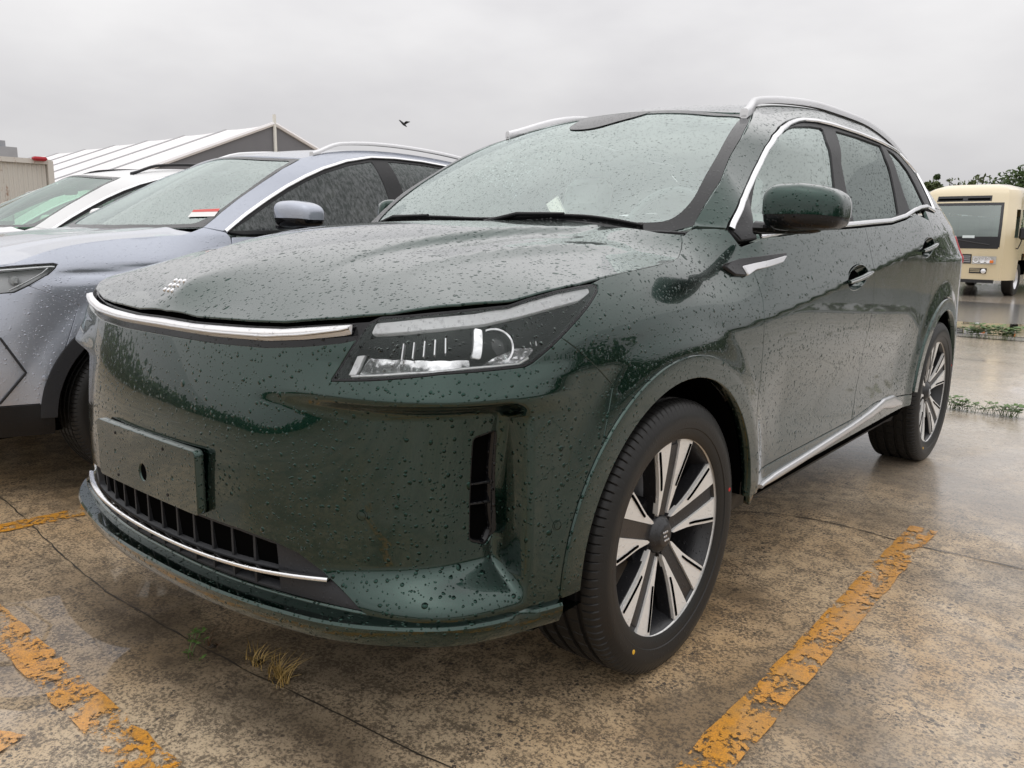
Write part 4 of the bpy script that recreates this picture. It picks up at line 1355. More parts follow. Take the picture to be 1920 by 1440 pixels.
def grey_offset(s, x, y, z):
    zc, zb = GZC(y), GZB(y)
    d = z - zc
    side = .25 * softp(d, .02) + .022 * bump1(z, .66, .15) * sstep(y, .45, .75) * (1 - sstep(y, 2.05, 2.35)) + .35 * softp(.36 - z, .03)
    side = side + 1.9 * np.clip(z - .97, 0, .25) ** 2 * (1 - sstep(y, .0, .45))
    g = sstep(y, .0, .3)
    side = side + .22 * np.maximum(z - 1.16, 0) * (1 - sstep(y, .3, 1.1))
    side = side + g * (.29 * softp(z - zb, .03) + 1.8 * np.maximum(z - 1.48, 0) ** 2)
    side = side + g * .30 * np.maximum(z - 1.08, 0) ** .8 * np.maximum(y - 2.4, 0) ** 1.4
    # hollow behind the headlamp that runs back over the wheel
    side = side + .012 * bump1(z, .985 + .05 * (y + .3), .02) * sstep(y, -.45, -.25) * (1 - sstep(y, .1, .5))
    for yc in (0.0, 2.85):
        r = np.hypot(y - yc, z - .36)
        side = side - .014 * (1 - sstep(r, .47, .58))
    wf = 1 - sstep(y, -.75, -.38)
    o = GF_OFF(z) * wf + side * (1 - wf)
    wr = sstep(y, 3.25, 3.68)
    return o * (1 - wr) + R_OFF(z) * wr


def side_car(root, org, paint_m, trim, rail_m, glass_ws, glass_fr, glass_rr, wheel_src, detail=True):
    """an SUV of the neighbouring row; outlines were read off the grey car"""
    B = Body(HALF_G, grey_offset, GORG).prepare(-.9, 4.9, .2, 1.66, 300, 90)
    BR = Mirror(B); t = B.trace
    Sy = lambda y: float(B.s_at_y(y))
    R, wb, h = .36, 2.85, (.022 if detail else .035)
    rin, rout = .425, .485
    lamp = np.r_[[[.60, .965]], t([(0, 500), (67, 495), (100, 493), (108, 495), (104, 503), (90, 516), (58, 534), (27, 549), (0, 552)]), [[.60, .905]]]
    hood_e = np.r_[[[0, .985], [.35, .990], [.6, 1.0]], t([(27, 493), (67, 478), (134, 460), (224, 448), (313, 442), (345, 440), (358, 435)])]
    hood_e = hood_e[np.r_[True, np.diff(hood_e[:, 0]) > .01]]
    arcf = arc(B, 0, R, rout, 140, 178, 14)
    wse_ = t([(381, 426), (415, 398), (448, 372), (490, 343), (530, 316), (564, 297)]); WE_ = B.pos(wse_)
    w0_ = t([(423, 434)])
    seam = t([(56, 537), (100, 553), (148, 572)])
    s_f = float(arcf[-1, 0])
    # bumper with a lower opening
    lo = np.linspace(s_f, 0, 16)
    bl = np.r_[[[0, .955], [.35, .958], [.58, .965]], lamp[::-1][:-4][1:5], seam, arcf, np.c_[lo, np.full(16, .44)]]
    bl = np.r_[[[0, .95], [.35, .953], [.59, .958]], [[.605, .90]], lamp[-3:-6:-1], seam, arcf, np.c_[lo, np.full(16, .44)]]
    dia = t([(0, 636), (47, 699), (0, 755)]); dia = np.r_[dia, [[dia[2, 0] - .16, dia[2, 1] - .01], [dia[0, 0] - .16, dia[0, 1] + .0]]]
    op = np.array([(0, .72), (.42, .72), (.5, .60), (.45, .50), (0, .50)])
    full = lambda r: np.r_[r, (r * [-1, 1])[::-1][(1 if r[-1, 0] < 1e-6 else 0):(-1 if r[0, 0] < 1e-6 else None)]]
    panel('front_bumper', B, [full(bl), full(op), dia, dia * [-1, 1]], paint_m, root, h=h, thick=.02)
    panel('lower_grille', B, [full(inset(op, -.01))], DARKTRIM, root, h=.04, thick=0, gap=0, off=-.03)
    for S in (B, BR):
        panel('air_curtain', S, [inset(dia, -.004)], paint_m, root, h=.03, thick=0, gap=0, off=-.012)
        strip('curtain_edge', S, inset(dia, -.003), .010, .006, DARKTRIM, root, off=-.002, step=.02, closed=True)
        lw = np.r_[np.c_[np.linspace(0, s_f + .05, 14), np.full(14, .436)], np.c_[np.linspace(s_f + .05, 0, 14), np.full(14, .30)]]
        panel('lower_bumper', S, [lw], BLACK, root, h=.03, thick=.03, gap=.0, off=.004)
        q = t([(84, 709)])[0]; c = S.pos(q[None])[0]; n = S.nrm(q[None])[0]
        Mx = Matrix.Translation(Vector(c)) @ Vector((1, 0, 0)).rotation_difference(Vector(n)).to_matrix().to_4x4()
        MB().lathe([(0, .012), (.002, .011), (.0025, .0085), (.0015, .008), (.0025, .0075), (.003, .0001)], 16, 0).move(Mx).build('parking_sensor', paint_m, root)
        # headlamp
        hl = empty('headlamp', (0, 0, 0), root)
        lo_ = round_poly(lamp, .006, 3)
        panel('bezel', S, [lo_, inset(lo_, .005)], BLACKGLOSS, hl, h=.03, thick=.05, gap=.001)
        panel('lens', S, [inset(lo_, .004)], GLASS_LAMP, hl, h=.03, thick=0, gap=0, off=-.002)
        panel('lamp_back', S, [lo_], LAMPGREY, hl, h=.03, thick=0, gap=0, off=-.05)
        strip('daytime_light', S, lamp[1:5] + [-.006, -.012], .010, .008, SATIN, hl, off=-.012)
        strip('daytime_light', S, lamp[5:9] + [-.02, .012], .006, .006, SATIN, hl, off=-.012)
        q = t([(22, 522)])[0]; c = S.pos(q[None])[0]; n = S.nrm(q[None])[0]
        MB().box(c - n * .03, (.05, .03, .035), None, .008).build('lamp_cell', LAMPSILVER, hl)
        # fender, doors, quarter
        arc1 = arc(B, 0, R, rout, 3, 139, 44)
        he = hood_e[-7:]
        dsm = np.array([[Sy(.47), 1.10], [Sy(.48), 1.0], [Sy(.48), .8], [Sy(.46), .55], [Sy(.45), .40]])
        fe = np.r_[[lamp[6]], lamp[5:0:-1], he, wse_[:1], w0_ - [0, .004], [[Sy(.47), 1.15]], dsm, arc1, seam[::-1]]
        panel('front_fender', S, [fe], paint_m, root, h=h, thick=.02)
        bz = lambda y: float(GZB(y)) - .02
        d1 = np.r_[[[Sy(y), bz(y)] for y in (.48, .7, 1.0, 1.68)], [[Sy(1.70), .9], [Sy(1.69), .6], [Sy(1.64), .43]], [[Sy(y), .43] for y in (1.1, .8, .46)], dsm[::-1][1:]]
        panel('front_door', S, [d1], paint_m, root, h=h * 1.3, thick=.02)
        arc2 = arc(B, wb, R, rout + .006, 128, 170, 20)
        d2 = np.r_[[[Sy(y), bz(y)] for y in (1.69, 1.9, 2.2, 2.5)], [[Sy(2.56), 1.1], [Sy(2.54), .86]], arc2, [[Sy(y), .43] for y in (2.2, 1.9, 1.65)], [[Sy(1.70), .6], [Sy(1.71), .9]]]
        panel('rear_door', S, [d2], paint_m, root, h=h * 1.3, thick=.02)
        arc3 = arc(B, wb, R, rout + .006, 3, 128, 40)
        qd = np.r_[[[Sy(2.51), bz(2.51)], [Sy(2.8), 1.26], [Sy(3.38), 1.28], [Sy(3.38), .36]], arc3, [[Sy(2.55), .88], [Sy(2.57), 1.1]]]
        panel('rear_quarter', S, [qd], paint_m, root, h=h * 1.5, thick=.02)
        sl = np.array([[Sy(.45), .425], [Sy(1.4), .425], [Sy(2.36), .425], [Sy(2.36), .29], [Sy(1.4), .29], [Sy(.45), .29]])
        panel('sill', S, [sl], DARKTRIM, root, h=.04, thick=.02, off=.006)
        for yc in (0.0, wb):
            ring = np.r_[arc(B, yc, R, rout - .001, 1, 178, 50), arc(B, yc, R, rin, 178, 1, 50)]
            panel('arch_trim', S, [ring], DARKTRIM, root, h=.02, thick=.03, gap=.0, off=.008)
            sx_ = 1 if S is B else -1; V = []; F = []; n_ = 30
            for k in range(n_):
                a = math.radians(1 + 178 * k / (n_ - 1))
                for xx, rr in ((.915, rin + .004), (.85, rin + .012), (.55, rin + .012), (.54, .05)):
                    V.append((sx_ * xx, yc + rr * math.cos(a), R + rr * math.sin(a)))
            for k in range(n_ - 1):
                for j in range(3): F.append((k * 4 + j, k * 4 + j + 1, (k + 1) * 4 + j + 1, (k + 1) * 4 + j))
            MB().add(V, F).build('arch_liner', VOID, root)
    # hood, windscreen, roof
    HP_ = B.pos(hood_e)
    wse_ = t([(381, 426), (415, 398), (448, 372), (490, 343), (530, 316), (564, 297)]); WE_ = B.pos(wse_)
    ye = float(HP_[-1, 1])
    ctrl = [tuple(p) for p in HP_[1:]] + [(0, float(HP_[0, 1]), float(HP_[0, 2])), (0, -.7, 1.05), (0, -.45, 1.105), (0, -.15, 1.155), (0, .05, 1.165), (.4, -.1, 1.158), (.45, -.5, 1.075), (.6, -.2, 1.135)]
    def rel(q):
        x = np.abs(q[:, 0]); return .008 * bump1(x, .42 + .2 * sstep(q[:, 1], -.8, .1), .06) * sstep(q[:, 1], -.75, -.3)
    Hh = Height(ctrl, rel)
    rr_ = curve([tuple(HP_[-1, :2]), (.55, ye - .01), (.3, ye - .04), (0, ye - .05)], 10)
    hx = np.r_[HP_[:, :2], rr_[1:]]; hx[0, 0] = 0
    panel('hood', Hh, [np.r_[hx, (hx * [-1, 1])[::-1][1:-1]]], paint_m, root, h=h, thick=.02, gap=.002)
    hz = WE_[-1]
    head_ = (0, hz[1] - .09, hz[2] + .035)
    wc = [tuple(p) for p in WE_] + [(0, WE_[0, 1] - .10, WE_[0, 2] - .015), (.4, WE_[0, 1] - .07, WE_[0, 2] - .01), head_, (0, (WE_[0, 1] + hz[1]) / 2 - .12, (WE_[0, 2] + hz[2]) / 2 + .025)]
    WSh = Height(wc)
    hd_ = curve([(0, head_[1]), (.35, hz[1] - .06), tuple(hz[:2])], 10); bs_ = curve([(0, WE_[0, 1] - .10), (.4, WE_[0, 1] - .07), tuple(WE_[0, :2])], 10)
    wl = np.r_[bs_, WE_[1:-1, :2], hd_[::-1]]; wl = np.r_[wl, (wl * [-1, 1])[::-1][1:-1]]
    wg = panel('windscreen', WSh, [wl], glass_ws, root, h=.04, thick=.005, gap=.003, off=-.004)
    panel('windscreen_border', WSh, [inset(wl, .003), round_poly(inset(wl, .035)[::2], .05, 4)], FRIT, wg, h=.03, thick=0, gap=0, off=-.001)
    if detail:
        WSh.org = GORG; WSh.prepare(-.2, .8, float(WE_[0, 1]) - .1, float(hz[1]), 80, 60)
        stq = WSh.trace([(352, 407), (362, 395), (413, 392), (402, 406)])
        panel('windscreen_sticker', WSh, [stq], plain('white_sticker', (.7, .68, .66), .6), wg, h=.03, thick=0, gap=0, off=.001)
        panel('sticker_band', WSh, [WSh.trace([(360, 398), (363, 394), (413, 391.5), (409, 397)])], plain('red_sticker', (.55, .06, .05), .6), wg, h=.03, thick=0, gap=0, off=.002)
    cwp = np.c_[np.linspace(-.7, .7, 30), np.interp(np.abs(np.linspace(-.7, .7, 30)), [0, .4, .75], [ye - .03, ye - .01, ye + .02]), np.full(30, WE_[0, 2] - .025)]
    strip3('cowl_panel', cwp, np.tile([0, 0, 1.0], (30, 1)), .10, .006, BLACK, root)
    y1_ = float(hz[1]); z1_ = float(hz[2])
    ZS_ = Cubic([y1_ - .2, y1_, y1_ + .2, 1.7, 2.1, 2.5, 2.9, 3.2, 3.5], [z1_ - .07, z1_, z1_ + .048, z1_ + .098, z1_ + .098, z1_ + .06, z1_ - .02, z1_ - .12, 1.3])
    yr = np.linspace(hz[1] + .01, 3.25, 34); ed = np.c_[B.s_at_y(yr), ZS_(yr)]; E_ = B.pos(ed)
    Rf = Height([tuple(p) for p in E_[::3]] + [(0, y, hz[2] + dz) for y, dz in ((head_[1], .035), (y1_ + .2, .085), (1.75, .128), (2.2, .125), (2.7, .06), (3.1, -.05))])
    rl = np.r_[hd_[:-1] + [0, .006], E_[:, :2], [[.3, 3.31], [0, 3.33]]]
    panel('roof', Rf, [np.r_[rl, (rl * [-1, 1])[::-1][1:-1]]], paint_m, root, h=.04, thick=.02)
    wt_ = t([(423, 434), (461, 402), (500, 374), (537, 350), (572, 331), (605, 316), (649, 302), (694, 295), (739, 297), (790, 303), (833, 311)])
    yl = float(B.plan(wt_[-1:, 0])[1][0])
    wt_ = np.r_[wt_, [[Sy(2.55), 1.60], [Sy(2.78), 1.49], [Sy(2.93), 1.36]]]
    wb_ = np.array([[Sy(2.94), 1.29], [Sy(2.3), 1.24], [Sy(1.5), 1.19], [Sy(.9), 1.172], [Sy(.55), 1.166]])
    wn_ = np.r_[wt_, wb_]
    su = np.r_[wse_[:-1], ed, [[Sy(3.35), 1.31], [Sy(3.2), 1.29], [Sy(2.97), 1.285]], wn_[::-1][len(wb_):]]
    for S in (B, BR):
        panel('side_frame', S, [su], paint_m, root, h=h, thick=.02)
        ip = inset(wn_, .022)
        yv = B.plan(ip[:, 0])[1]
        def cut(a, b):
            g_ = resample(ip, .01); yy_ = B.plan(g_[:, 0])[1]; m_ = (yy_ > a) & (yy_ < b); return g_[m_]
        ps = [round_poly(cut(-1, 1.64)[::3], .006, 2), round_poly(cut(1.76, 2.42)[::3], .006, 2), round_poly(cut(2.48, 3.2)[::3], .006, 2)]
        panel('window_frame', S, [wn_] + [inset(p, .002) for p in ps], BLACK, root, h=.03, thick=.02, gap=.003, off=-.006)
        for p, m_ in zip(ps, (glass_fr, glass_rr, glass_rr)): panel('side_window', S, [p], m_, root, h=.05, thick=0, gap=0, off=-.01)
        strip('window_chrome', S, inset(wt_, 0)[::1] if False else wt_, .020, .007, CHROME, root, off=0, step=.02)
        P = S.pos(np.c_[B.s_at_y(np.linspace(hz[1] + .1, 2.9, 30)), ZS_(np.linspace(hz[1] + .1, 2.9, 30))]); N = np.zeros_like(P); N[:, 2] = 1
        yy = np.linspace(0, 1, 30); P = P + np.c_[np.full(30, -.01 if S is B else .01), np.zeros(30), .035 * np.minimum(sstep(yy, 0, .14), 1 - sstep(yy, .88, 1)) + .004]
        strip3('roof_rail', P, N, .032, .016, rail_m, root)
        rs_ = np.linspace(Sy(3.38) + .004, B.L, 12)
        panel('tailgate', S, [np.r_[np.c_[rs_, np.full(12, 1.27)], np.c_[rs_[::-1], np.full(12, .36)]]], paint_m, root, h=.05, thick=.02, gap=.001)
        panel('rear_window', S, [np.r_[np.c_[rs_, np.full(12, 1.5)], np.c_[rs_[::-1], np.full(12, 1.275)]]], GLASS_PRIV, root, h=.06, thick=0, gap=.001)
        panel('tail_lamp', S, [np.r_[np.c_[rs_[:6], np.full(6, 1.18)], np.c_[rs_[5::-1], np.full(6, 1.05)]]], REDLENS, root, h=.04, thick=.01, gap=0, off=.006)
    for sx in (1, -1):
        make_mirror(sx, paint_m, root, MIRROR_AT, (.118, .085, .070), BLACKGLOSS, (.90, MIRROR_AT[1] - .03, MIRROR_AT[2] - .06))
    make_cabin(root, y0=.35, front=.8, rear=1.65, ztop=1.16, half=.66)
    MB().box((0, 1.35, .30), (1.5, 4.1, .05)).build('underbody', VOID, root)
    for x, y, rz, sp in ((.8, 0, 0, .3), (.8, wb, 0, 1.0), (-.8, 0, math.pi, .5), (-.8, wb, math.pi, .1)):
        o = copy_tree(wheel_src, root); o.location = (x, y, R); o.scale = (.95, .95, .95)
        o.rotation_euler = (Matrix.Rotation(rz, 3, 'Z') @ Matrix.Rotation(sp, 3, 'X')).to_euler()


GORG = np.array([-2.71, -.10, 0.0])
_m = on_x(562, 402, GORG[0] + 1.03) - GORG
MIRROR_AT = (1.03, float(_m[1]), float(_m[2]))
GLASS_STREAK = glass('streaked_window_glass', (.05, .05, .052), .0, DROPS_FINE, .4, 1.45, ((.22, .225, .23), .45, (9, 9, 1.2)))
GLASS_GREEN = glass('green_tint_glass', (.50, .72, .58), .05, None)
GLASS_GWS = glass('grey_car_windscreen_glass', (.62, .74, .72), .22, DROPS_FINE, .3)
grey = empty('parked_car', tuple(GORG))
tag(grey, 'grey blue SUV with silver roof rail parked beside the green SUV', 'car', 'cars parked in a row')
side_car(grey, GORG, GREYP, DARKTRIM, SATIN, GLASS_GWS, GLASS_STREAK, GLASS_STREAK, whl)
white = empty('parked_car', (GORG[0] - 2.60, .05, 0))
tag(white, 'white SUV with black roof rail and green tinted windows beyond the grey blue SUV', 'car', 'cars parked in a row')
side_car(white, GORG, WHITEP, DARKTRIM, BLACKGLOSS, GLASS_GREEN, GLASS_GREEN, GLASS_GREEN, whl, False)
white.scale = (1, 1, 1.0)
far_white = copy_tree(white)
far_white.location = (GORG[0] - 5.9, .9, 0)
tag(far_white, 'white car at the left edge below the container, mostly hidden by the white SUV', 'car', 'cars parked in a row')
# ------------------------------------------------------------------ ground
def ground_material():
    t = NT('wet_concrete'); v = t.coord(); P = t.mapping(v)
    big = t.noise(P, .55, 5, .6, .3)
    mid = t.noise(P, 3.2, 5, .65, .4)
    grain = t.noise(P, 95, 5, .75)
    fine = t.noise(P, 330, 3, .7)
    def stones(scale, rmax, share):
        wv = t.n('ShaderNodeTexNoise'); wv.inputs['Scale'].default_value = scale * 1.3; wv.inputs['Detail'].default_value = 2; t.l(P, wv.inputs['Vector'])
        sc_ = t.n('ShaderNodeVectorMath', operation='SCALE'); sc_.inputs['Scale'].default_value = .9 / scale; t.l(wv.outputs['Color'], sc_.inputs[0])
        ad_ = t.n('ShaderNodeVectorMath', operation='ADD'); t.l(P, ad_.inputs[0]); t.l(sc_.outputs[0], ad_.inputs[1])
        vo = t.n('ShaderNodeTexVoronoi', feature='F1'); vo.inputs['Scale'].default_value = scale; t.l(ad_.outputs[0], vo.inputs['Vector'])
        sv = t.n('ShaderNodeSeparateColor'); t.l(vo.outputs['Color'], sv.inputs[0])
        return t.val(t.val(vo.outputs['Distance'], 'LESS_THAN', t.val(t.val(sv.outputs[0], 'MULTIPLY', rmax), 'ADD', .05)), 'MULTIPLY', t.val(sv.outputs[1], 'LESS_THAN', share)), sv.outputs[2]
    cl2 = t.noise(P, 7, 4, .65)
    stone, tint = stones(70, .42, .5)
    stone2, tint2 = stones(150, .46, .55)
    stone = t.val(stone, 'MULTIPLY', t.ramp(cl2, [(.40, .1), (.56, 1)])); stone2 = t.val(stone2, 'MULTIPLY', t.ramp(cl2, [(.36, .15), (.54, 1)]))
    sand = t.mixc(t.ramp(mid, [(.3, 0), (.7, 1)]), (.40, .245, .105), (.60, .42, .23))
    sand = t.mixc(t.ramp(big, [(.36, 0), (.66, 1)]), sand, (.58, .46, .31))
    clump = t.noise(P, 16, 3, .6)
    gsum = t.val(grain, 'ADD', t.val(t.val(clump, 'SUBTRACT', .5), 'MULTIPLY', .45))
    sand = t.mixc(t.ramp(gsum, [(.43, .0), (.54, 1)]), t.mixc(.8, sand, (.05, .036, .024)), sand)
    sand = t.mixc(t.ramp(fine, [(.5, 0), (.75, .4)]), sand, (.70, .60, .46))
    col = t.mixc(t.val(stone2, 'MULTIPLY', .8), sand, t.mixc(tint2, (.03, .028, .026), (.16, .12, .085)))
    col = t.mixc(t.val(stone, 'MULTIPLY', .88), col, t.mixc(tint, (.018, .018, .021), (.09, .075, .065)))
    st2 = t.noise(P, 1.3, 4, .6, .8)
    stain = t.ramp(st2, [(.46, 0), (.62, .8)])
    col = t.mixc(stain, col, t.mixc(.75, col, (.07, .05, .03)))
    col0 = col
    # standing water in the low places
    pn = t.noise(t.mapping(v, (1, 1, 1), (3.1, 1.7, 0)), .62, 3, .5, .3)
    sp = t.n('ShaderNodeSeparateXYZ'); t.l(v, sp.inputs[0])
    def blob(x, y, rx, ry, amt):
        dx = t.val(t.val(sp.outputs[0], 'SUBTRACT', x), 'DIVIDE', rx); dy = t.val(t.val(sp.outputs[1], 'SUBTRACT', y), 'DIVIDE', ry)
        d2 = t.val(t.val(dx, 'MULTIPLY', dx), 'ADD', t.val(dy, 'MULTIPLY', dy))
        return t.val(t.val(d2, 'MULTIPLY', -1.0), 'EXPONENT') if amt == 1 else t.val(t.val(t.val(d2, 'MULTIPLY', -1.0), 'EXPONENT'), 'MULTIPLY', amt)
    low = t.val(pn, 'MULTIPLY', 1.0)
    for b in ((1.9, 2.9, .8, 1.1, .55), (2.3, 5.6, 1.2, 1.0, .4), (-.35, -.82, .5, .16, .30), (-.75, -1.2, .6, .4, .55), (.4, 4.6, 1.2, .5, .28), (1.42, .40, .14, .2, .3), (1.2, 7.0, 3, 1.5, .10), (-2.2, -.6, 1.0, .5, .14)):
        low = t.val(low, 'ADD', blob(*b))
    wet = t.ramp(t.val(low, 'ADD', t.val(t.val(mid, 'SUBTRACT', .5), 'MULTIPLY', .20)), [(.60, 0), (.74, 1)])
    col = t.mixc(t.val(wet, 'MULTIPLY', .45), col, t.mixc(.6, col, (.10, .075, .05)))
    # paler concrete colour further off and towards the right
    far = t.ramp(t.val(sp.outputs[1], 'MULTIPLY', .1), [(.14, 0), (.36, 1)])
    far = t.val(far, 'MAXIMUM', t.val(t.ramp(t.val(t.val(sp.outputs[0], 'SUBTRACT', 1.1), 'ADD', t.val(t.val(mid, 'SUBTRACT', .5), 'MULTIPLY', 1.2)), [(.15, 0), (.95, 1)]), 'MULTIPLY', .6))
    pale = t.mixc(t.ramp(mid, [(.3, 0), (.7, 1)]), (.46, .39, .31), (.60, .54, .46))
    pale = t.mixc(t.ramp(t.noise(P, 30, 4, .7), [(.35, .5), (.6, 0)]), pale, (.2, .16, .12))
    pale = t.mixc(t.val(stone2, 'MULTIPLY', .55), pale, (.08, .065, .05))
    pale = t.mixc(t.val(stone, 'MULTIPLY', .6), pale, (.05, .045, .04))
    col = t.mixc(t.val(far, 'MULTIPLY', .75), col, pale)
    bh = t.val(t.val(grain, 'MULTIPLY', .5), 'ADD', t.val(fine, 'MULTIPLY', .25))
    bp = t.n('ShaderNodeBump'); bp.inputs['Distance'].default_value = .004
    t.l(t.val(1.0, 'SUBTRACT', t.val(wet, 'MULTIPLY', .9)), bp.inputs['Strength']); t.l(bh, bp.inputs['Height'])
    bp2 = t.n('ShaderNodeBump'); bp2.inputs['Distance'].default_value = .0014
    t.l(t.val(t.val(1.0, 'SUBTRACT', wet), 'MULTIPLY', .55), bp2.inputs['Strength']); t.l(grain, bp2.inputs['Height'])
    jd = t.val(blob(.1, -.86, .95, .11, 1), 'ADD', blob(-.35, -.80, .4, .2, .6), clamp=True)
    jd = t.val(jd, 'MULTIPLY', t.ramp(mid, [(.25, .3), (.6, 1)]))
    col = t.mixc(t.val(jd, 'MULTIPLY', .8), col, (.055, .040, .026))      # dirt washed into the joint below the bumper
    p = t.pbr(col, .55, 0, None, None, .3, bp.outputs[0], bp2.outputs[0])
    t.l(t.ramp(wet, [(0, .10), (1, .012)]), p.inputs['Coat Roughness'])
    t.l(t.val(t.ramp(wet, [(0, .5), (1, 1.0)]), 'ADD', t.val(far, 'MULTIPLY', .5), clamp=True), p.inputs['Coat Weight'])
    p.inputs['Coat IOR'].default_value = 1.6
    return t.m


G_MAT = ground_material()
n = 40
g = MB().add([(-400, -400, 0), (400, -400, 0), (400, 400, 0), (-400, 400, 0)], [(0, 1, 2, 3)]).build('ground', G_MAT)
tag(g, kind='structure')


def sheet(name, poly, z, mat, kind='structure'):
    m = MB().add([(x, y, z) for x, y in poly], [tuple(range(len(poly)))]); o = m.build(name, mat, None, False)
    if o.data.polygons[0].normal.z < 0: o.data.flip_normals()
    return tag(o, kind=kind)


def asphalt_material():
    t = NT('wet_asphalt'); v = t.coord()
    a = t.noise(v, 60, 4, .7); b = t.noise(v, .8, 4)
    col = t.mixc(t.ramp(a, [(.35, 0), (.65, 1)]), (.03, .031, .034), (.10, .10, .105))
    bp = t.n('ShaderNodeBump'); bp.inputs['Distance'].default_value = .004; bp.inputs['Strength'].default_value = .7; t.l(a, bp.inputs['Height'])
    t.pbr(col, .4, 0, 1.0, .16, .5, bp.outputs[0], None); return t.m


ASPH = asphalt_material()
sheet('road', [(-60, 9.55 + .28), (60, 8.9 - .0), (60, 15.9), (-60, 16.1)], .004, ASPH)
WATER = plain('puddle_water', (.05, .045, .035), .02, 0, 1.0)
wl_ = [(x, 9.75 - .011 * x + .05 * math.sin(x * 2.1)) for x in np.linspace(-12, 14, 50)]
wu_ = [(x, 11.55 - .03 * x + .16 * math.sin(x * 1.3) + .1 * math.sin(x * 3.7)) for x in np.linspace(14, -12, 50)]
sheet('puddle', wl_ + wu_, .008, WATER)

# ------------------------------------------------------------------ painted bay lines, worn through in places
def line_material(name, seed, wear):
    t = NT(name); v = t.coord(); P = t.mapping(v, (1, 1, 1), (seed, seed * 1.7, 0))
    w1 = t.noise(P, 9, 5, .72, .5); w2 = t.noise(P, 60, 3, .7); w3 = t.noise(t.mapping(P, (38, 3, 1)), 1.0, 2)
    grain = t.noise(P, 240, 3, .7)
    m = t.val(t.val(w1, 'ADD', t.val(t.val(w2, 'SUBTRACT', .5), 'MULTIPLY', .50)), 'ADD', t.val(t.val(w3, 'SUBTRACT', .5), 'MULTIPLY', .12))
    keep = t.ramp(m, [(wear - .01, 0), (wear + .05, .96)])
    col = t.mixc(t.ramp(grain, [(.35, 0), (.65, 1)]), (.50, .20, .012), (.80, .36, .03))
    col = t.mixc(t.ramp(w2, [(.35, .6), (.55, 0)]), col, (.22, .11, .035))
    col = t.mixc(t.ramp(t.noise(P, 5, 4, .7), [(.4, .0), (.7, .55)]), col, (.40, .24, .08))
    p = t.n('ShaderNodeBsdfPrincipled'); t.l(col, p.inputs['Base Color']); p.inputs['Roughness'].default_value = .45; p.inputs['Coat Weight'].default_value = .9
    p.inputs['Coat Roughness'].default_value = .08; p.inputs['Coat IOR'].default_value = 1.45
    bp = t.n('ShaderNodeBump'); bp.inputs['Distance'].default_value = .002; bp.inputs['Strength'].default_value = .25; t.l(grain, bp.inputs['Height']); t.l(bp.outputs[0], p.inputs['Normal'])
    tr = t.n('ShaderNodeBsdfTransparent'); mx = t.n('ShaderNodeMixShader'); t.l(keep, mx.inputs[0]); t.l(tr.outputs[0], mx.inputs[1]); t.l(p.outputs[0], mx.inputs[2])
    t.l(mx.outputs[0], t.out.inputs['Surface']); return t.m


LM1 = line_material('worn_yellow_paint', 2.0, .44); LM2 = line_material('worn_yellow_paint_faded', 5.3, .47)


def wobble(a, b, w, n=40, seed=1):
    r = np.random.default_rng(seed); a = np.array(a, float); b = np.array(b, float); d = b - a; l = np.linalg.norm(d); d /= l; nn = np.array([-d[1], d[0]])
    t = np.linspace(0, 1, n); L_ = [tuple(a + d * l * k + nn * (w / 2 + r.normal(0, .003))) for k in t]; R_ = [tuple(a + d * l * k - nn * (w / 2 + r.normal(0, .003))) for k in t[::-1]]
    return L_ + R_


sheet('road_marking', wobble((1.245, -2.6), (1.20, 1.66), .105, 60, 1), .004, LM1)
sheet('road_marking', wobble((-1.62, -1.16), (-1.53, -.36), .105, 30, 2), .004, LM1)
sheet('road_marking', wobble((-1.66, -1.125), (1.24, -1.155), .10, 60, 3), .0055, LM2)
sheet('road_marking', wobble((-.26, -1.42), (-.02, -1.335), .10, 12, 4), .0055, LM1)
for k, x in enumerate((-4.4, -7.3, 4.1)):
    sheet('road_marking', wobble((x, -1.1), (x + .05, 3.8), .105, 40, 7 + k), .004, LM2)

# ------------------------------------------------------------------ slab joints and cracks
CRACK = plain('joint_dirt', (.035, .028, .02), .6, 0, .5)


def crack(pts, w, seed, amp=.012, name='slab_joint'):
    r = np.random.default_rng(seed); p = curve(pts, 140); d = np.gradient(p, axis=0); d /= np.linalg.norm(d, axis=1)[:, None]; nn = np.stack([-d[:, 1], d[:, 0]], -1)
    walk = np.cumsum(r.normal(0, amp * .22, 140)); walk -= np.linspace(walk[0], walk[-1], 140); p = p + nn * walk[:, None]
    ww = w * (.35 + r.random(140)); A = p + nn * ww[:, None] / 2; Bq = p - nn * ww[:, None] / 2
    V = [(x, y, .0028) for x, y in A] + [(x, y, .0028) for x, y in Bq]
    F = [(i, i + 1, 140 + i + 1, 140 + i) for i in range(139)]
    return tag(MB().add(V, F).build(name, CRACK, None, False), kind='structure')


crack([(-4.5, -.70), (-1.5, -.74), (-.5, -.80), (.1, -.76), (.8, -.70), (2.2, -.72)], .005, 3)
crack([(-3, 1.22), (.25, 1.12), (.75, 1.46), (1.2, 1.46), (1.58, 1.47), (2.6, 1.42), (4.5, 1.46)], .006, 4)
crack([(-4, 4.36), (.5, 4.42), (1.3, 4.40), (4, 4.36)], .008, 5)
crack([(-4, 7.3), (1, 7.2), (5, 7.3)], .008, 6)
crack([(2.55, -3), (2.6, 2), (2.5, 9)], .008, 8)

# ------------------------------------------------------------------ weeds
WEED = plain('weed_leaf', (.075, .14, .025), .55, grain=(60, .3))
STRAW = plain('dry_grass', (.36, .24, .07), .6, grain=(80, .35))
BROWN = plain('dead_leaf', (.10, .05, .02), .6)


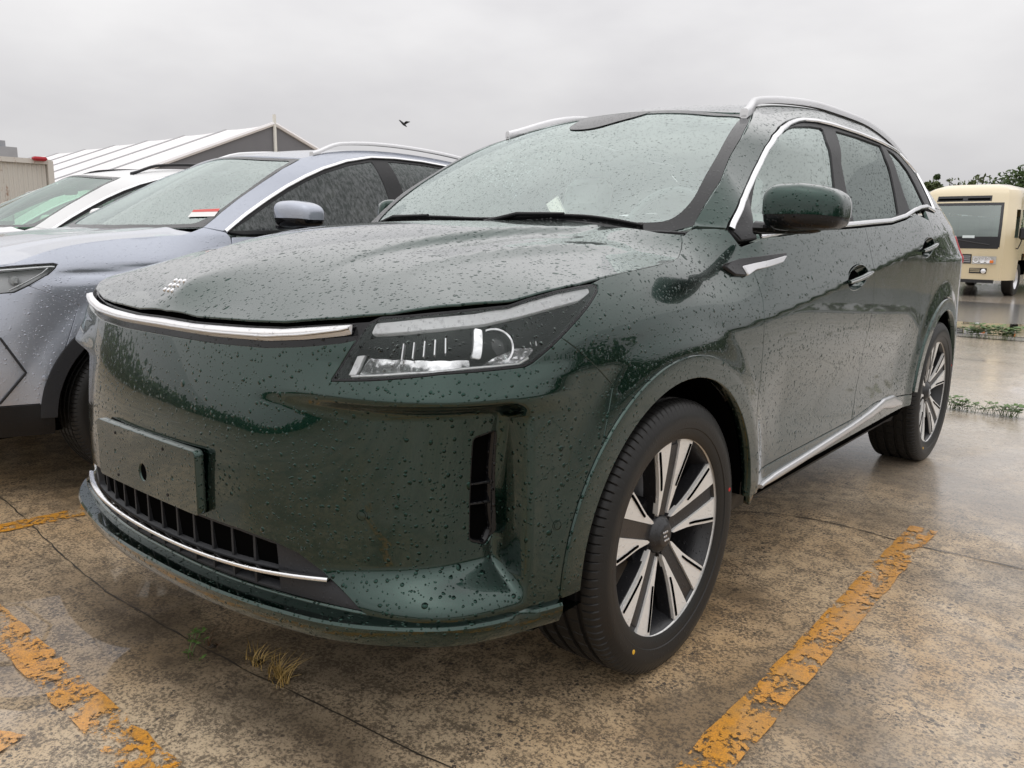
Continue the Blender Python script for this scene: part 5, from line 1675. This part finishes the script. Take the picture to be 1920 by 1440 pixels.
def blade(mb, base, ang, lean, ln, w, r):
    d = np.array([math.cos(ang), math.sin(ang), 0]); s = np.array([-d[1], d[0], 0]); pts = []
    for k in range(5):
        t = k / 4; c = np.array(base) + d * lean * ln * t ** 1.6 + np.array([0, 0, ln * (t - .35 * lean * t * t)]); ww = w * (1 - t) ** .7
        pts += [c - s * ww / 2, c + s * ww / 2 + np.array([0, 0, w * .2])]
    mb.add(pts, [(2 * k, 2 * k + 1, 2 * k + 3, 2 * k + 2) for k in range(4)])


def tuft(name, label, c, n, ln, spread, mat, seed, w=.004, lean=(.2, 1.1), group='weeds in the slab joints'):
    r = np.random.default_rng(seed); root = empty(name, c); mb = MB()
    for k in range(n):
        a = r.random() * 6.283; q = (r.normal(0, spread), r.normal(0, spread * .6), 0)
        blade(mb, q, a, r.uniform(*lean), ln * r.uniform(.4, 1), w * r.uniform(.6, 1.2), r)
    mb.build('blades', mat, root, True, 80)
    MB().lathe([(-.002, .001), (.0, spread * .8), (.006, .001)], 8, 2).build('root_clump', CRACK, root)
    return tag(root, label, 'weed', group)


def leafy(name, label, c, n, size, spread, mat, seed, group='weeds in the slab joints'):
    r = np.random.default_rng(seed); root = empty(name, c); st = MB(); lf = MB()
    for k in range(n):
        a = r.random() * 6.283; h = r.uniform(.3, 1) * size * 1.2; q = np.array([r.normal(0, spread), r.normal(0, spread * .45), 0]); tip = q + np.array([math.cos(a) * h * .6, math.sin(a) * h * .6, h])
        st.tube([q, (q + tip) / 2 + [0, 0, h * .15], tip], .0012, 4)
        for j in range(3):
            b = a + (j - 1) * 1.3; d = np.array([math.cos(b), math.sin(b), .25]); s = np.array([-d[1], d[0], .1]); l = size * r.uniform(.35, .7)
            lf.add([tip, tip + d * l * .5 + s * l * .3, tip + d * l, tip + d * l * .5 - s * l * .3], [(0, 1, 2, 3)])
    tag(st.build('stems', mat, root), kind='stuff'); lf.build('leaves', mat, root, False)
    return tag(root, label, 'weed', group)


tuft('dry_grass_tuft', 'largest dry straw coloured grass tuft in the joint below the front bumper', (.19, -.752, .002), 85, .085, .022, STRAW, 1, .0035)
tuft('dry_grass_tuft', 'smaller brown grass clump between the straw tuft and the green seedlings', (.075, -.742, .002), 45, .055, .026, STRAW, 2, .003, (.6, 1.4))
tuft('dry_grass_tuft', 'flat reddish brown dead grass beside the upper green seedling', (-.10, -.775, .002), 16, .05, .014, BROWN, 3, .003, (1.0, 1.6))
leafy('seedling', 'small green seedling in the puddle left of the dry grass, upper of two', (-.17, -.79, .002), 7, .026, .022, WEED, 4)
leafy('seedling', 'small green seedling in the puddle left of the dry grass, lower of two', (-.085, -.845, .002), 6, .026, .02, WEED, 5)
for i, (u, v, sz) in enumerate(((1790, 768, .07), (1806, 771, .05), (1834, 775, .06), (1868, 778, .055), (1893, 783, .075))):
    p = on_z(u, v, 0.0)
    leafy('joint_weed', ('green weed in the joint right of the rear wheel, nearest that wheel', 'small green weed in the joint right of the rear wheel, second from that wheel', 'green weed in the middle of the joint right of the rear wheel', 'green weed in the joint right of the rear wheel, second from the picture edge', 'green weed in the joint right of the rear wheel, nearest the picture edge')[i], (p[0], p[1], .002), 30 if i in (0, 4) else 14, sz, .032, WEED, 20 + i)
for i, (u, v) in enumerate(((1830, 633), (1878, 637))):
    p = on_z(u, v, 0.0)
    leafy('kerb_weed', ('green weed at the road edge by the long puddle, left of two', 'green weed at the road edge by the long puddle, right of two')[i], (p[0], p[1], .002), 55, .13, .085, WEED, 30 + i, 'weeds at the road edge')
# ------------------------------------------------------------------ bus across the road
CREAM = plain('cream_bus_paint', (.66, .56, .37), .28, 0, .8)
CREAM2 = plain('cream_bus_roof', (.72, .65, .50), .3, 0, .8)
BUSGLASS = glass('bus_glass', (.34, .42, .38), .14, None)
BUSDARK = plain('bus_black', (.015, .015, .017), .35)
PALEC = plain('pale_curtain', (.45, .52, .48), .8)
ORANGE = plain('orange_lens', (.8, .2, .03), .3)
BX = empty('minibus', (-2.08, 17.75, 0), rz=math.radians(-3.0))
tag(BX, 'cream minibus with black mirror and pale striped front windows parked across the wet road', 'bus')
bw, bl, bh_ = 1.03, 6.9, 2.60


def bus_x(y, z):
    """half width at a distance from the nose and a height"""
    tum = .10 * float(sstep(np.array(z), 1.3, 2.6)) ; nose = .16 * (1 - float(sstep(np.array(y), .0, .55))) ** 2
    return bw - tum - nose - .02 * float(sstep(np.array(.7 - z), 0, .4))


def bus_y(z): return .0 + .42 * float(sstep(np.array(z), 1.25, 2.7)) ** 1.0 + .03 * max(0, .8 - z)


rows = [.36, .45, .62, .78, .92, 1.02, 1.08, 1.25, 1.45, 1.7, 1.95, 2.12, 2.22, 2.34, 2.44, 2.52, 2.57, 2.60]
topin = lambda z: .30 * max(0, (z - 2.36) / .24) ** 2.2
def bus_ring(z):
    y0 = bus_y(z) + topin(z) * .9; pts = []
    for f in np.linspace(0, 1, 7): pts.append((f * (bus_x(.12, z) - topin(z)) * .86, y0 + .05 * f ** 4))
    for yy in (.06, .16, .3, .5): pts.append((bus_x(yy, z) - topin(z), y0 + yy))
    for yy in np.linspace(.75, bl, 24): pts.append((bus_x(yy, z) - topin(z), max(yy, y0 + .5 + .01)))
    return pts
def in_win(y, z):
    return 1.32 < z < 2.08
V = []; R_ = [bus_ring(z) for z in rows]; k = len(R_[0])
for z, r in zip(rows, R_):
    V += [(x, y, z) for x, y in r] + [(-x, y, z) for x, y in r]
F = []
for i in range(len(rows) - 1):
    for s in (0, 1):
        for j in range(k - 1):
            zc_ = (rows[i] + rows[i + 1]) / 2; yc_ = (R_[i][j][1] + R_[i][j + 1][1]) / 2
            # wheel openings are cut out of the lower rows
            if zc_ < .86 and any(abs(yc_ - wy) < .46 * math.sqrt(max(0, 1 - ((zc_ - .3) / .62) ** 2)) + .02 for wy in (1.12, 5.05)): continue
            if j >= 9 and 1.25 < zc_ < 1.95 and yc_ < 6.6: continue
            if j < 6 and 1.05 < zc_ < 2.12: continue
            a = i * 2 * k + s * k + j; F.append((a, a + 1, a + 1 + 2 * k, a + 2 * k))
top = len(rows) - 1
for j in range(k - 1): F.append((top * 2 * k + j, top * 2 * k + j + 1, top * 2 * k + k + j + 1, top * 2 * k + k + j))
for i in range(len(rows) - 1): F.append((i * 2 * k + k - 1, i * 2 * k + 2 * k - 1, (i + 1) * 2 * k + 2 * k - 1, (i + 1) * 2 * k + k - 1))
bus_body = MB().add(V, F).build('body', CREAM, BX, True, 30)
# front glass with its black border and lower black panel
def front_sheet(z0, z1, f0, f1, off, name, mat, parent, nx_=12, nz_=8):
    V = []
    for i in range(nz_ + 1):
        z = z0 + (z1 - z0) * i / nz_; y0 = bus_y(z) + topin(z) * .9
        for j in range(nx_ + 1):
            f = f0 + (f1 - f0) * j / nx_; V.append((f * bus_x(.12, z) * .86, y0 + .05 * f ** 4 - off, z))
    return MB().add(V, [(i * (nx_ + 1) + j, i * (nx_ + 1) + j + 1, (i + 1) * (nx_ + 1) + j + 1, (i + 1) * (nx_ + 1) + j) for i in range(nz_) for j in range(nx_)]).build(name, mat, parent)
front_sheet(1.27, 2.06, -.97, .97, .004, 'windscreen', BUSGLASS, BX)
front_sheet(1.02, 1.27, -1.0, 1.0, .008, 'lower_black_panel', BUSDARK, BX)
for f0, f1 in ((-1.03, -.96), (.96, 1.03)): front_sheet(1.05, 2.12, f0, f1, .007, 'windscreen_border', BUSDARK, BX, 2)
front_sheet(2.05, 2.12, -1.0, 1.0, .007, 'windscreen_border', BUSDARK, BX, 10, 2)
front_sheet(2.16, 2.30, -.80, .70, .006, 'vent_panel', BUSDARK, BX)
for f0, f1 in ((-.76, -.08), (.06, .66)): front_sheet(2.19, 2.24, f0, f1, .014, 'roof_vent', VOID, BX, 6, 2)
for q in ((-.55, .62), (-.2, .5)): pass
MB().tube([(-.1, -.01, 1.22), (.35, -.01, 1.14), (.62, .0, 1.10)], .012, 6).build('wiper', BUSDARK, BX)
MB().tube([(-.7, .0, 1.24), (-.35, -.02, 1.27), (-.1, -.02, 1.25)], .012, 6).build('wiper', BUSDARK, BX)
front_sheet(1.24, 1.30, .12, .42, .012, 'paper_notice', plain('paper', (.7, .78, .78), .7), BX, 3, 1)
# lamps, grille, bumper fittings
for s in (-1, 1):
    hl = empty('headlamp', (0, 0, 0), BX)
    front_sheet(.70, .86, s * .42, s * .99, .012, 'lens_panel', plain('bus_lamp_%d' % (s + 1), (.72, .72, .7), .15, .5, .5), hl, 6, 3)
    for f in (.52, .68, .82):
        z = .78; Mx = Matrix.Translation((s * f * bus_x(.12, z) * .86, bus_y(z) - .02, z))
        MB().lathe([(0, .062), (-.006, .06), (.012, .045), (.02, .0001)], 16, 1).move(Mx).build('lamp_bowl', LAMPSILVER, hl)
    MB().box((s * .90 * bus_x(.12, .75) * .86, bus_y(.75) - .022, .75), (.07, .02, .06), None, .01).build('turn_lamp', ORANGE, hl)
    front_sheet(.50, .61, s * .38, s * .80, .012, 'fog_panel', BUSDARK, BX, 4, 2)
    for z in (.53, .56, .585): front_sheet(z, z + .01, s * .40, s * .64, .02, 'fog_slat', CREAM, BX, 3, 1)
    MB().lathe([(-.0, .05), (-.012, .048), (-.02, .03), (-.024, .0001)], 16, 1).move(Matrix.Translation((s * .73 * bus_x(.12, .55) * .86, bus_y(.55) - .012, .55))).build('fog_lamp', LAMPSILVER, BX)
front_sheet(.70, .90, -.40, .40, .010, 'grille_panel', BUSDARK, BX)
for z in (.73, .77, .81, .85): front_sheet(z, z + .016, -.38, .38, .022, 'grille_bar', LAMPGREY, BX, 4, 1)
front_sheet(.30, .37, -1.0, 1.0, .01, 'bumper_strip', BUSDARK, BX)
# side windows, posts, door and mirror
for s in (-1, 1):
    edges = [.66, 1.12, 1.95, 2.95, 3.95, 4.95, 5.95, 6.55]
    for a, b in zip(edges[:-1], edges[1:]):
        V = [(s * (bus_x(y, z) - topin(z) - .012), y, z) for y, z in ((a + .04, 1.27), (b - .04, 1.27), (b - .04, 1.93), (a + .04 + (.12 if a < .7 else 0), 1.93))]
        MB().add(V, [(0, 1, 2, 3)]).build('side_window', BUSGLASS, BX, False)
    for y in edges:
        MB().box((s * (bus_x(y, 1.6) - .008), y, 1.6), (.02, .075, .72)).build('window_post', CREAM2, BX, False)
    MB().box((s * (bw - .0), 1.15 + 2.3, 1.235), (.012, 5.6, .03)).build('belt_trim', CREAM2, BX, False)
    mr = empty('door_mirror', (0, 0, 0), BX)
    MB().tube([(s * .98, .5, 1.05), (s * 1.06, .42, 1.02), (s * 1.10, .40, 1.12), (s * 1.14, .40, 1.3)], .012, 6).build('mirror_stay', BUSDARK, mr)
    MB().box((s * 1.17, .40, 1.36), (.22, .10, .30), None, .04).build('mirror_head', BUSDARK, mr)
    MB().box((s * (bw + .006), 1.30, .90), (.012, .07, .09)).build('marker_lamp', ORANGE, BX, False)
    for q in range(3): MB().box((s * (bw + .003), 1.72 + q * .07, .60), (.012, .035, .2)).build('side_louvre', BUSDARK, BX, False)
for wy in (1.12, 5.05):
    for s in (-1, 1):
        w_ = empty('bus_wheel', (s * .86, wy, .36), BX)
        MB().lathe([(-.1, .22), (-.11, .33), (-.08, .36), (.08, .36), (.11, .33), (.1, .22)], 32, 0).build('tyre', RUBBER, w_)
        MB().lathe([(.09 * s, .225), (.06 * s, .20), (.02 * s, .12), (.07 * s, .07), (.075 * s, .0001)], 24, 0).build('wheel_disc', SATIN, w_)
MB().box((0, bl / 2, .55), (1.7, bl - .6, .25)).build('chassis', VOID, BX, False)
MB().box((0, 3.6, .95), (1.8, 6.0, .04)).build('cabin_floor', DASHM, BX, False)
MB().box((0, .62, 1.12), (1.7, .35, .2), None, .05).build('dashboard', LIGHTTRIM, BX)
for y in (1.35, 2.3, 3.2, 4.1, 5.0):
    for x in (-.62, -.2, .5):
        se = empty('bus_seat', (0, 0, 0), BX)
        MB().box((x, y, 1.2), (.4, .42, .12), None, .04).build('cushion', PALEC, se); MB().box((x, y + .22, 1.52), (.4, .1, .62), None, .04).build('backrest', PALEC, se)

for o_ in [c for c in BX.children] + [g2 for c in BX.children for g2 in c.children]:
    if o_.type == 'MESH' and not o_.parent.name.startswith('bus_wheel'):
        for v_ in o_.data.vertices:
            if v_.co.z > 1.27: v_.co.z = 1.27 + (v_.co.z - 1.27) * .84

# ------------------------------------------------------------------ white marquee hall
TENTW = plain('white_canvas', (.74, .72, .72), .6, grain=(.4, .05)); TENTG = plain('grey_gable_cloth', (.15, .15, .16), .7, grain=(.6, .08)); POLE = plain('pole_white', (.7, .69, .64), .5)
STRAP = plain('grey_strap', (.42, .42, .43), .6)
tx, ty = -35.6, 23.2
zap = float((CAM + ray(520, 233) * ((tx - CAM[0]) / ray(520, 233)[0]))[2])
tent = empty('marquee_hall', (tx, ty, 0)); tag(tent, 'long white marquee hall with grey gable behind the parked cars', 'building')
hs, zev = 12.0, zap - 12.0 * .40
bay = 4.6
for b in range(9):
    x0, x1 = -b * bay, -(b + 1) * bay
    for s in (-1, 1):
        V = []
        for q in range(7):
            f = q / 6
            for r in range(5):
                xx = x0 + (x1 - x0) * r / 4; sag = -.10 * math.sin(math.pi * r / 4) * math.sin(math.pi * min(1, .2 + .8 * f))
                V.append((xx, s * hs * f, zap - (zap - zev) * f + sag))
        MB().add(V, [(q * 5 + r, q * 5 + r + 1, (q + 1) * 5 + r + 1, (q + 1) * 5 + r) for q in range(6) for r in range(4)]).build('roof_sheet', TENTW, tent)
        MB().box(((x0 + x1) / 2, s * hs, zev / 2), (bay, .08, zev)).build('side_wall', TENTW, tent, False)
        P0, P1 = np.array([x0, 0, zap + .03]), np.array([x0, s * hs, zev + .03]); MB().tube([P0, P1], .045, 5).build('rafter_strap', STRAP, tent)
MB().add([(.05, -hs, 0), (.05, hs, 0), (.05, hs, zev - .1), (.05, 0, zap - .1), (.05, -hs, zev - .1)], [(0, 1, 2, 3, 4)]).build('gable_wall', TENTG, tent, False)
MB().tube([(.12, 0, 0), (.12, 0, zap + .45)], .09, 8).build('gable_pole', POLE, tent)
for s in (-1, 1): MB().tube([(.1, 0, zap), (.1, s * hs, zev)], .11, 6).build('gable_rafter', TENTW, tent)

# ------------------------------------------------------------------ shipping container, tower far off
def rust_white():
    t = NT('rusty_white_steel'); v = t.coord(); n1 = t.noise(t.mapping(v, (1, 1, .35)), 3.2, 5, .7); n2 = t.noise(v, 18, 4, .7)
    f = t.ramp(t.val(n1, 'ADD', t.val(t.val(n2, 'SUBTRACT', .5), 'MULTIPLY', .3)), [(.58, 0), (.70, 1)])
    t.pbr(t.mixc(f, (.52, .50, .46), (.22, .10, .045)), .6); return t.m
RUSTW = rust_white()
cdir = on_x(92, 302, -21.0); cz = float(cdir[2])
cont = empty('shipping_container', (-21.0, float(cdir[1]), 0)); tag(cont, 'white corrugated container with rusty edges behind the white cars at left', 'container')
CH = cz; CW_, CL_ = 2.44, 6.1
prof = []
for i in range(22):
    a = -CW_ + i * CW_ / 22; prof += [(a, 0), (a + .04, -.035), (a + .075, -.035), (a + .11, 0)]
V = [(x_, y_, z_) for z_ in (.15, CH - .08) for (y_, x_) in prof]; m_ = len(prof)
MB().add(V, [(i, i + 1, m_ + i + 1, m_ + i) for i in range(m_ - 1)]).build('corrugated_wall', RUSTW, cont, False)
V = []; prof2 = []
for i in range(50):
    a = -i * CL_ / 50; prof2 += [(a, 0), (a - .04, .035), (a - .075, .035), (a - .11, 0)]
m_ = len(prof2)
MB().add([(x_, -CW_ + y_, z_) for z_ in (.15, CH - .08) for (x_, y_) in prof2], [(i, i + 1, m_ + i + 1, m_ + i) for i in range(m_ - 1)]).build('corrugated_wall', RUSTW, cont, False)
MB().box((-CL_ / 2, -CW_ / 2, CH - .06), (CL_, CW_, .06)).build('container_roof', RUSTW, cont, False)
for x_, y_ in ((0, 0), (0, -CW_), (-CL_, -CW_)): MB().box((x_, y_, CH / 2), (.14, .14, CH)).build('corner_post', RUSTW, cont, False)
for y_ in (0, -CW_): MB().box((-CL_ / 2, y_, CH - .03), (CL_, .12, .12)).build('top_rail', RUSTW, cont, False)
MB().box((0, -CW_ / 2, CH - .03), (.12, CW_, .12)).build('top_rail', RUSTW, cont, False)
cloth = plain('red_cloth', (.35, .02, .03), .8)
p = on_x(74, 300, -20.9)
rc = MB().box((float(p[0]), float(p[1]), CH + .03), (.25, .32, .10), None, .04).build('red_bundle', cloth, None); tag(rc, 'small red bundle lying on the top edge of the white container', 'bundle')
CONC = plain('hazy_concrete', (.30, .31, .33), .8, grain=(.3, .08))
tw = empty('tower_block', (0, 0, 0)); tag(tw, 'pale grey tower block far away at the left edge', 'building')
dT = ray(2, 290); dT = dT / np.hypot(dT[0], dT[1]); pT = CAM + dT * 260
hT = float((CAM + ray(6, 276) / np.hypot(*ray(6, 276)[:2]) * 260)[2])
tw.location = (float(pT[0]), float(pT[1]), 0)
MB().box((0, 0, hT / 2), (6, 6, hT)).build('tower_wall', CONC, tw, False)
MB().box((.6, -.5, hT + .8), (2.4, 2.4, 1.6)).build('lift_house', CONC, tw, False)
for i in range(5):
    for s in range(6):
        MB().box((-2.2 + i * 1.1, -3.03, 4 + s * (hT - 5) / 6), (.6, .08, 1.2)).build('window', LAMPGREY, tw, False)

# ------------------------------------------------------------------ trees
LEAF1 = plain('leaf_green', (.05, .085, .022), .6, grain=(1.2, .45)); LEAF2 = plain('leaf_olive', (.075, .10, .03), .6, grain=(1.2, .4)); BARK = plain('bark', (.07, .055, .04), .8)


def tree(name, label, pos, height, rad, mat, seed, n=5000, squash=.8, trunk=.3, leaf=.14, group='trees beyond the bus', clumps=26, shape='round'):
    r = np.random.default_rng(seed); root = empty(name, pos); tb = MB()
    tb.tube([(0, 0, 0), (r.normal(0, .1), r.normal(0, .1), height * .3), (r.normal(0, .15), r.normal(0, .15), height * .62)], [trunk, trunk * .75, trunk * .3], 8)
    cs = []
    for k in range(clumps):
        a = r.random() * 6.283; b = r.uniform(-.75, 1); rr = rad * math.sqrt(max(.02, 1 - b * b)) * r.uniform(.35, .95)
        if shape == 'cone':
            f = r.random() ** .7; rr = rad * (1 - f) * r.uniform(.4, 1); zc_ = height * (.25 + .75 * f)
        else: zc_ = height - rad * squash + b * rad * squash
        c = np.array([rr * math.cos(a), rr * math.sin(a), zc_]); cs.append((c, rad * r.uniform(.16, .36) * (1 if shape != 'cone' else .6)))
        st = np.array([0, 0, min(height * .55, zc_ * .6)]); tb.tube([st, (st + c) / 2 + [0, 0, -.1 * rad], c], [trunk * .3, trunk * .18, trunk * .06], 5)
    tb.build('trunk', BARK, root)
    idx = r.integers(0, len(cs), n); C = np.array([cs[i][0] for i in idx]); Rr = np.array([cs[i][1] for i in idx])
    d = r.normal(size=(n, 3)); d /= np.linalg.norm(d, axis=1)[:, None]; P = C + d * (Rr * r.random(n) ** .4)[:, None] * [1, 1, .8]
    u = r.normal(size=(n, 3)); u /= np.linalg.norm(u, axis=1)[:, None]; w = np.cross(u, r.normal(size=(n, 3))); w /= np.linalg.norm(w, axis=1)[:, None]
    s = leaf * r.uniform(.5, 1.2, n)[:, None]
    V = np.stack([P - u * s, P + w * s * .5, P + u * s, P - w * s * .5], 1).reshape(-1, 3); F = np.arange(4 * n).reshape(-1, 4)
    mesh_obj('crown', V, F, mat, root, False)
    return tag(root, label, 'tree', group)


def far_at(u, v, D):
    d = ray(u, v); d = d / np.hypot(d[0], d[1]); p = CAM + d * D; return float(p[0]), float(p[1]), float(p[2])


for i, (u, v, D, rad, lab, sh, n_) in enumerate(((1925, 322, 62, 4.2, 'large dense green tree above the bus roof at the right edge', 'round', 9000), (1757, 331, 70, 1.6, 'small pointed conifer beside the green SUV roof', 'cone', 1600), (1748, 345, 66, 1.7, 'low bushy tree at the foot of the pointed conifer', 'round', 1800), (1788, 338, 66, 1.3, 'thin sparse tree left of two above the bus', 'round', 160), (1832, 332, 66, 1.6, 'thin sparse tree right of two above the bus', 'round', 260))):
    x, y, z = far_at(u, v, D)
    tree('tree', lab, (x, y, 0), z, rad, LEAF1 if i in (0, 1) else LEAF2, 50 + i, n_, .8 if i else .9, .22, .16, clumps=34 if i == 0 else 14, shape=sh)
# wood and sheds behind the camera: only their mirror image shows in the car's sides
r = np.random.default_rng(99); V = []; n = 30000
ang = np.radians(r.uniform(-175, 91, n)); D = r.uniform(40, 50, n)
P = np.c_[CAM[0] + D * np.cos(ang), CAM[1] + D * np.sin(ang), np.abs(r.normal(0, 1, n)) * np.where(ang > -.2, 1.9, .8) * (1 + .5 * np.sin(ang * 7) * np.sin(ang * 3.1 + 1)) + .2]
u = r.normal(size=(n, 3)); u /= np.linalg.norm(u, axis=1)[:, None]; w = np.cross(u, r.normal(size=(n, 3))); w /= np.linalg.norm(w, axis=1)[:, None]
s = r.uniform(.2, .5, n)[:, None]
wood = mesh_obj('far_wood', np.stack([P - u * s, P + w * s * .6, P + u * s, P - w * s * .6], 1).reshape(-1, 3), np.arange(4 * n).reshape(-1, 4), LEAF1, None, False)
tag(wood, 'low belt of green trees round the far side of the yard', 'wood', None, 'stuff')

# ------------------------------------------------------------------ bird
BIRDM = plain('dark_feathers', (.012, .012, .013), .7)
bp = np.array(far_at(757, 231, 24.0)); side_ = _r; up_ = np.array([0, 0, 1.0]); fw_ = np.cross(up_, side_)
bird = empty('bird', tuple(bp)); tag(bird, 'small dark bird flying above the grey car', 'bird')
def bpt(x, y, z): return side_ * x + fw_ * y + up_ * z
path = [bpt(.085, .0, -.10), bpt(.05, -.01, -.07), bpt(.0, .0, -.03), bpt(-.05, .01, .02), bpt(-.085, .02, .045), bpt(-.11, .02, .055)]
bm_ = MB().tube(path, [.008, .02, .034, .03, .018, .003], 10)
for sgn, pts in ((1, [(.0, .0, .0), (.06, .02, .055), (.13, .04, .05), (.175, .05, .045), (.11, .05, .015), (.045, .02, -.03)]), (-1, [(-.02, .0, .01), (-.07, -.06, .06), (-.12, -.11, .075), (-.10, -.1, .04), (-.05, -.05, .01), (-.0, -.02, -.03)])):
    top = [bpt(x, y, z + .006) for x, y, z in pts]; bot = [bpt(x, y, z - .006) for x, y, z in pts]; m6 = len(pts)
    bm_.add(top + bot, [tuple(range(m6)), tuple(range(m6, 2 * m6))[::-1]] + [(i, (i + 1) % m6, m6 + (i + 1) % m6, m6 + i) for i in range(m6)])
bm_.build('bird_body', BIRDM, bird)
